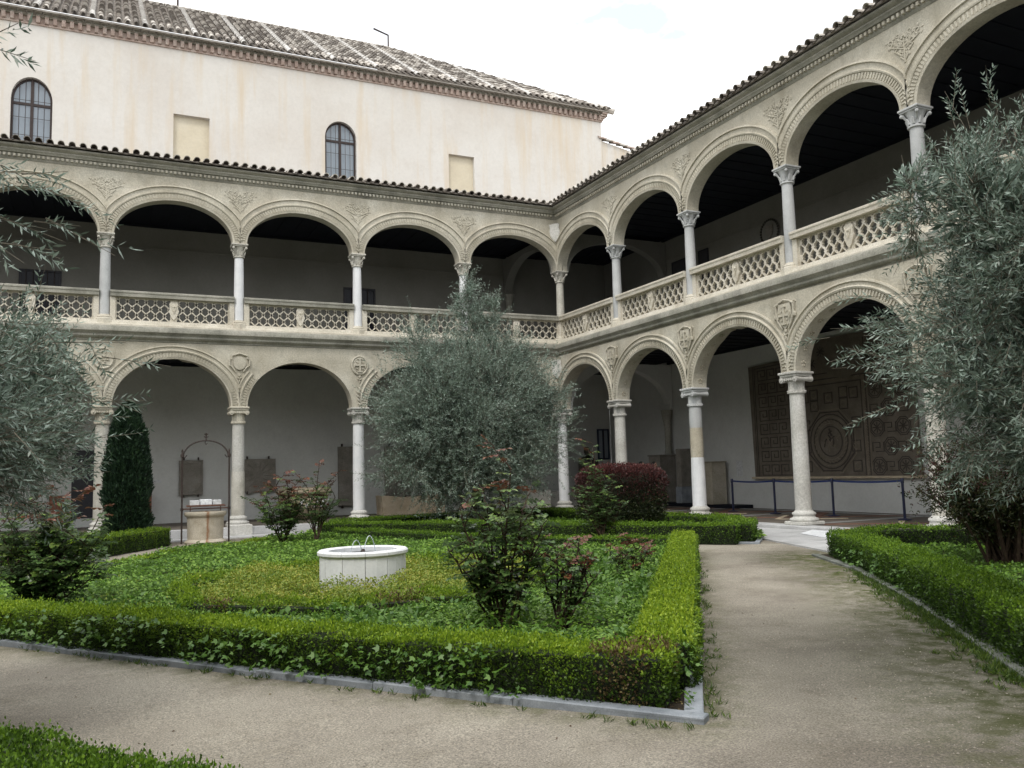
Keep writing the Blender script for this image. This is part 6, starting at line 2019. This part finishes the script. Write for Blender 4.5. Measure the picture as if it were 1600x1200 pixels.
def rose_bush(loc, canes, label, nobj, scale=1.0, redz=.75, redness=.7, leafstep=.075, fromt=.35, rad=.012, seed=1, brightz=.65, sideprob=.6, mixk=('g', 'b', 'r')):
    """canes: (top offset x, y, z) from base; arching stems, side shoots, compound leaves"""
    root = empty('rose_bush', loc, label=label, cat='rose bush', group='rose bushes')
    r = random.Random(seed); m = MB(); spots = []
    Hm = max(c[2] for c in canes)
    def shoot(p0, p1, p2, r0, t0):
        ps = bez(np.array(p0), np.array(p1), np.array(p2), 9)
        ps = ps + np.array([[r.gauss(0, .008) for _ in range(3)] for _ in range(9)])
        m.tube([tuple(p) for p in ps], [r0 * (1 - .75 * i / 8) + .002 for i in range(9)], 6)
        L = np.linalg.norm(np.diff(ps, axis=0), axis=1).sum()
        k = max(2, int(L * (1 - t0) / (leafstep * scale * .62)))
        for j in range(k):
            t = t0 + (1 - t0) * (j + r.random() * .6) / k
            i = min(7, int(t * 8)); q = ps[i] + (ps[i + 1] - ps[i]) * (t * 8 - i)
            d = ps[i + 1] - ps[i]; d = d / np.linalg.norm(d)
            spots.append((q, d, t))
        return ps
    for (cx_, cy_, cz_) in canes:
        p0 = (r.gauss(0, .05), r.gauss(0, .05), 0)
        p1 = (cx_ * .45 + r.gauss(0, .04), cy_ * .45, cz_ * .45)
        ps = shoot(p0, p1, (cx_, cy_, cz_), rad, fromt)
        for j in range(3, 9):
            if r.random() < sideprob:
                q = ps[j]; a = r.uniform(0, 6.28); ln = r.uniform(.16, .34) * scale
                e = q + np.array([math.cos(a) * ln, math.sin(a) * ln, ln * r.uniform(.5, 1.2)])
                shoot(q, (q + e) / 2 + np.array([0, 0, .02]), e, rad * .45, .15)
    m.build('stems', 'cane_bark', root, True)
    r.shuffle(spots)
    spots.sort(key=lambda s_: (s_[0][0] + 0) * 0 - (0))
    V = {k: [] for k in 'gbr'}
    for i, (q, d, t) in enumerate(spots):
        a = r.uniform(0, 6.28)
        el = r.uniform(-.25, .5)
        X = Vector((math.cos(a) * math.cos(el), math.sin(a) * math.cos(el), math.sin(el)))
        Z = Vector((r.gauss(0, .3), r.gauss(0, .3), 1)).normalized()
        Y = Z.cross(X).normalized(); Z = X.cross(Y)
        hz = q[2] / Hm
        pr_ = redness * max(0, (hz - redz) / (1 - redz) + .12) * (1.0 if t > .6 else .5)
        k = 'r' if r.random() < pr_ else ('b' if r.random() < .12 + .6 * max(0, hz - brightz) / (1 - brightz) else 'g')
        s_ = scale * r.uniform(.7, 1.15)
        Mx = Matrix((X, Y, Z)).transposed().to_4x4(); Mx.translation = Vector(q)
        Mx = Mx @ Matrix.Scale(s_, 4)
        me = RL_[k][r.randrange(3)]
        if i < nobj:
            o = bpy.data.objects.new('leaf', me); COL.objects.link(o); o.parent = root; o.matrix_local = Mx
        else:
            co = np.empty(len(me.vertices) * 3); me.vertices.foreach_get('co', co); co = co.reshape(-1, 3)
            A = np.array(Mx.to_3x3()); V[k].append((co @ A.T + np.array(Mx.translation), me))
    for k, lst in V.items():
        if not lst: continue
        allv, loops, tot = [], [], []
        base = 0
        for co, me in lst:
            allv.append(co)
            li = np.empty(len(me.loops), np.int32); me.loops.foreach_get('vertex_index', li)
            lt_ = np.empty(len(me.polygons), np.int32); me.polygons.foreach_get('loop_total', lt_)
            loops.append(li + base); tot.append(lt_); base += len(co)
        allv, loops, tot = np.concatenate(allv), np.concatenate(loops), np.concatenate(tot)
        me = bpy.data.meshes.new('leaves'); me.vertices.add(len(allv)); me.vertices.foreach_set('co', allv.reshape(-1).astype(np.float32))
        me.loops.add(len(loops)); me.loops.foreach_set('vertex_index', loops)
        me.polygons.add(len(tot)); me.polygons.foreach_set('loop_start', np.concatenate([[0], np.cumsum(tot)[:-1]]).astype(np.int32)); me.polygons.foreach_set('loop_total', tot)
        me.materials.append(MATS[RLM[k]])
        at = me.attributes.new('tint', 'FLOAT', 'FACE'); at.data.foreach_set('value', rng.random(len(tot)).astype(np.float32))
        me.update(calc_edges=True)
        tag(link('leaves', me, root), kind='stuff')
    return root
def gl(x, y): return (x, y, G(x, y) + .03)
# directions: camera right is (.9,-.43), so spread canes along it
def cn(lst): return [(a * .9 + b_ * .43, a * -.43 + b_ * .9, z) for a, b_, z in lst]
rose_bush(gl(-11.95, -20.5), cn([(.12, 0, 1.62), (-.42, .1, 1.22), (-.30, -.1, 1.0), (.0, .2, 1.3), (.22, -.1, 1.2), (.40, .1, 1.0), (-.12, .0, 1.25), (.32, .2, .9), (-.5, 0, .8), (.05, -.2, .95), (-.2, .2, 1.05), (-.4, -.1, .7), (.28, -.1, .75), (.1, .1, .8), (-.1, -.1, .6), (-.28, .1, .62)]), 'tall leggy rose bush with bronze tips in front of the olive, centre of the bed', 300, 1.05, .72, .7, .086, .45, .014, 3, .42, .8)
rose_bush(gl(-11.42, -20.75), cn([(-.25, 0, .72), (-.05, .1, .80), (.18, 0, .85), (.32, .05, .78), (.1, -.1, .62), (.38, 0, .6), (.0, 0, .6), (.25, .1, .7)]), 'smaller open-branched rose bush with red young leaves, right of the tall rose', 200, .82, .6, .9, .085, .55, .015, 8)
rose_bush(gl(-16.2, -15.6), cn([(.3, 0, 1.0), (.0, .1, 1.35), (-.4, 0, 1.15), (.5, .1, .9), (-.6, .1, 1.1), (.2, -.1, 1.15), (-.2, 0, .95), (.65, 0, .8), (.05, .2, .8), (-.3, -.2, .7), (.4, -.2, .65), (.15, 0, .5), (-.7, 0, .7), (.75, 0, .5)]), 'large dense rose bush with scarlet shoots at the left edge of the bed', 300, 1.35, .80, .8, .052, .22, .014, 12, .55, .9)
rose_bush(gl(-11.45, -6.6), cn([(-.45, 0, 1.3), (-.2, 0, 1.5), (.1, 0, 1.55), (.3, .1, 1.2), (-.6, 0, 1.0), (.4, 0, .95), (0, .2, 1.1), (-.3, -.2, .8), (.2, -.2, .8)]), 'pinkish rose bush left of the pair before the stone jar', 140, 1.45, .62, .75, .075, .25, .018, 15, .6, .85)
rose_bush(gl(-10.75, -7.0), cn([(.05, 0, 1.85), (-.2, 0, 1.4), (.3, 0, 1.5), (.45, .1, 1.15), (-.3, .1, 1.1), (.15, -.1, 1.2)]), 'pinkish rose bush on bare stems, right of the pair before the stone jar', 110, 1.3, .55, .85, .085, .45, .02, 16, .6, .85)
rose_bush(gl(-5.65, -12.0), cn([(-.55, 0, 1.2), (-.3, 0, 1.45), (.0, 0, 1.4), (.25, 0, 1.15), (.45, 0, .9), (-.1, .2, 1.2), (.1, -.1, .95), (-.4, -.1, .8), (-.15, 0, 2.15), (-.2, .05, 1.9)]), 'green rose bush with one tall shoot standing in front of the red barberry', 160, 1.2, .75, .5, .10, .25, .016, 18, .5, .85)
rose_bush(gl(-9.0, -19.2 + 1.0), cn([(-.1, 0, .5), (.1, 0, .55), (.25, 0, .45), (-.25, 0, .4)]), 'very small young rose with red leaves by the lime hedge', 60, .9, .3, .9, .09, .3, .009, 19)

# shrub of many stems under the right olive
def stemmy(loc, label):
    root = empty('shrub', loc, label=label, cat='shrub')
    m = MB(); B, D = [], []
    for k in range(46):
        a = rnd.gauss(0, .95); d_ = rnd.uniform(.3, 1.25); h = rnd.uniform(1.0, 1.95)
        tip = np.array([math.cos(a + PI * .85) * d_, math.sin(a + PI * .85) * d_ * .9, h]) if rnd.random() < .6 else np.array([rnd.uniform(-1.3, 1.1), rnd.uniform(-1.0, 1.0), h])
        b0 = np.array([rnd.gauss(0, .16), rnd.gauss(0, .16), 0])
        ps = bez(b0, b0 * .4 + tip * .45 + np.array([0, 0, .2]), tip, 8)
        m.tube([tuple(p) for p in ps], [.024 * (1 - i / 9) + .003 for i in range(8)], 5)
        for j in range(120):
            t = rnd.uniform(.42, 1); i = min(6, int(t * 7)); q = ps[i] + (ps[i + 1] - ps[i]) * (t * 7 - i)
            B.append(q + rng.normal(size=3) * .09); D.append(rng.normal(size=3) + [0, 0, .6])
    m.build('stems', 'cane_bark', root, True)
    B, D = np.array(B), np.array(D)
    L = np.full(len(B), .13)
    V, P = sprig_leaves(B, unit(D), L, 6, .045, .02)
    red = rng.random(len(V)) < np.clip((P[:, 2] - .8) / 1.6, .05, .4)
    for sel, mt, nm in ((red, 'barberry_leaf', 'leaves'), (~red, 'bronze_leaf', 'lower_leaves')):
        tag(link(nm, mesh_np(nm, V[sel], 4, mt, np.clip(rng.random(sel.sum()) * .8, 0, 1)), root), kind='stuff')
stemmy((-3.75, -20.0, G(-3.75, -20.0)), 'dark reddish many-stemmed shrub under the olive at the right edge')
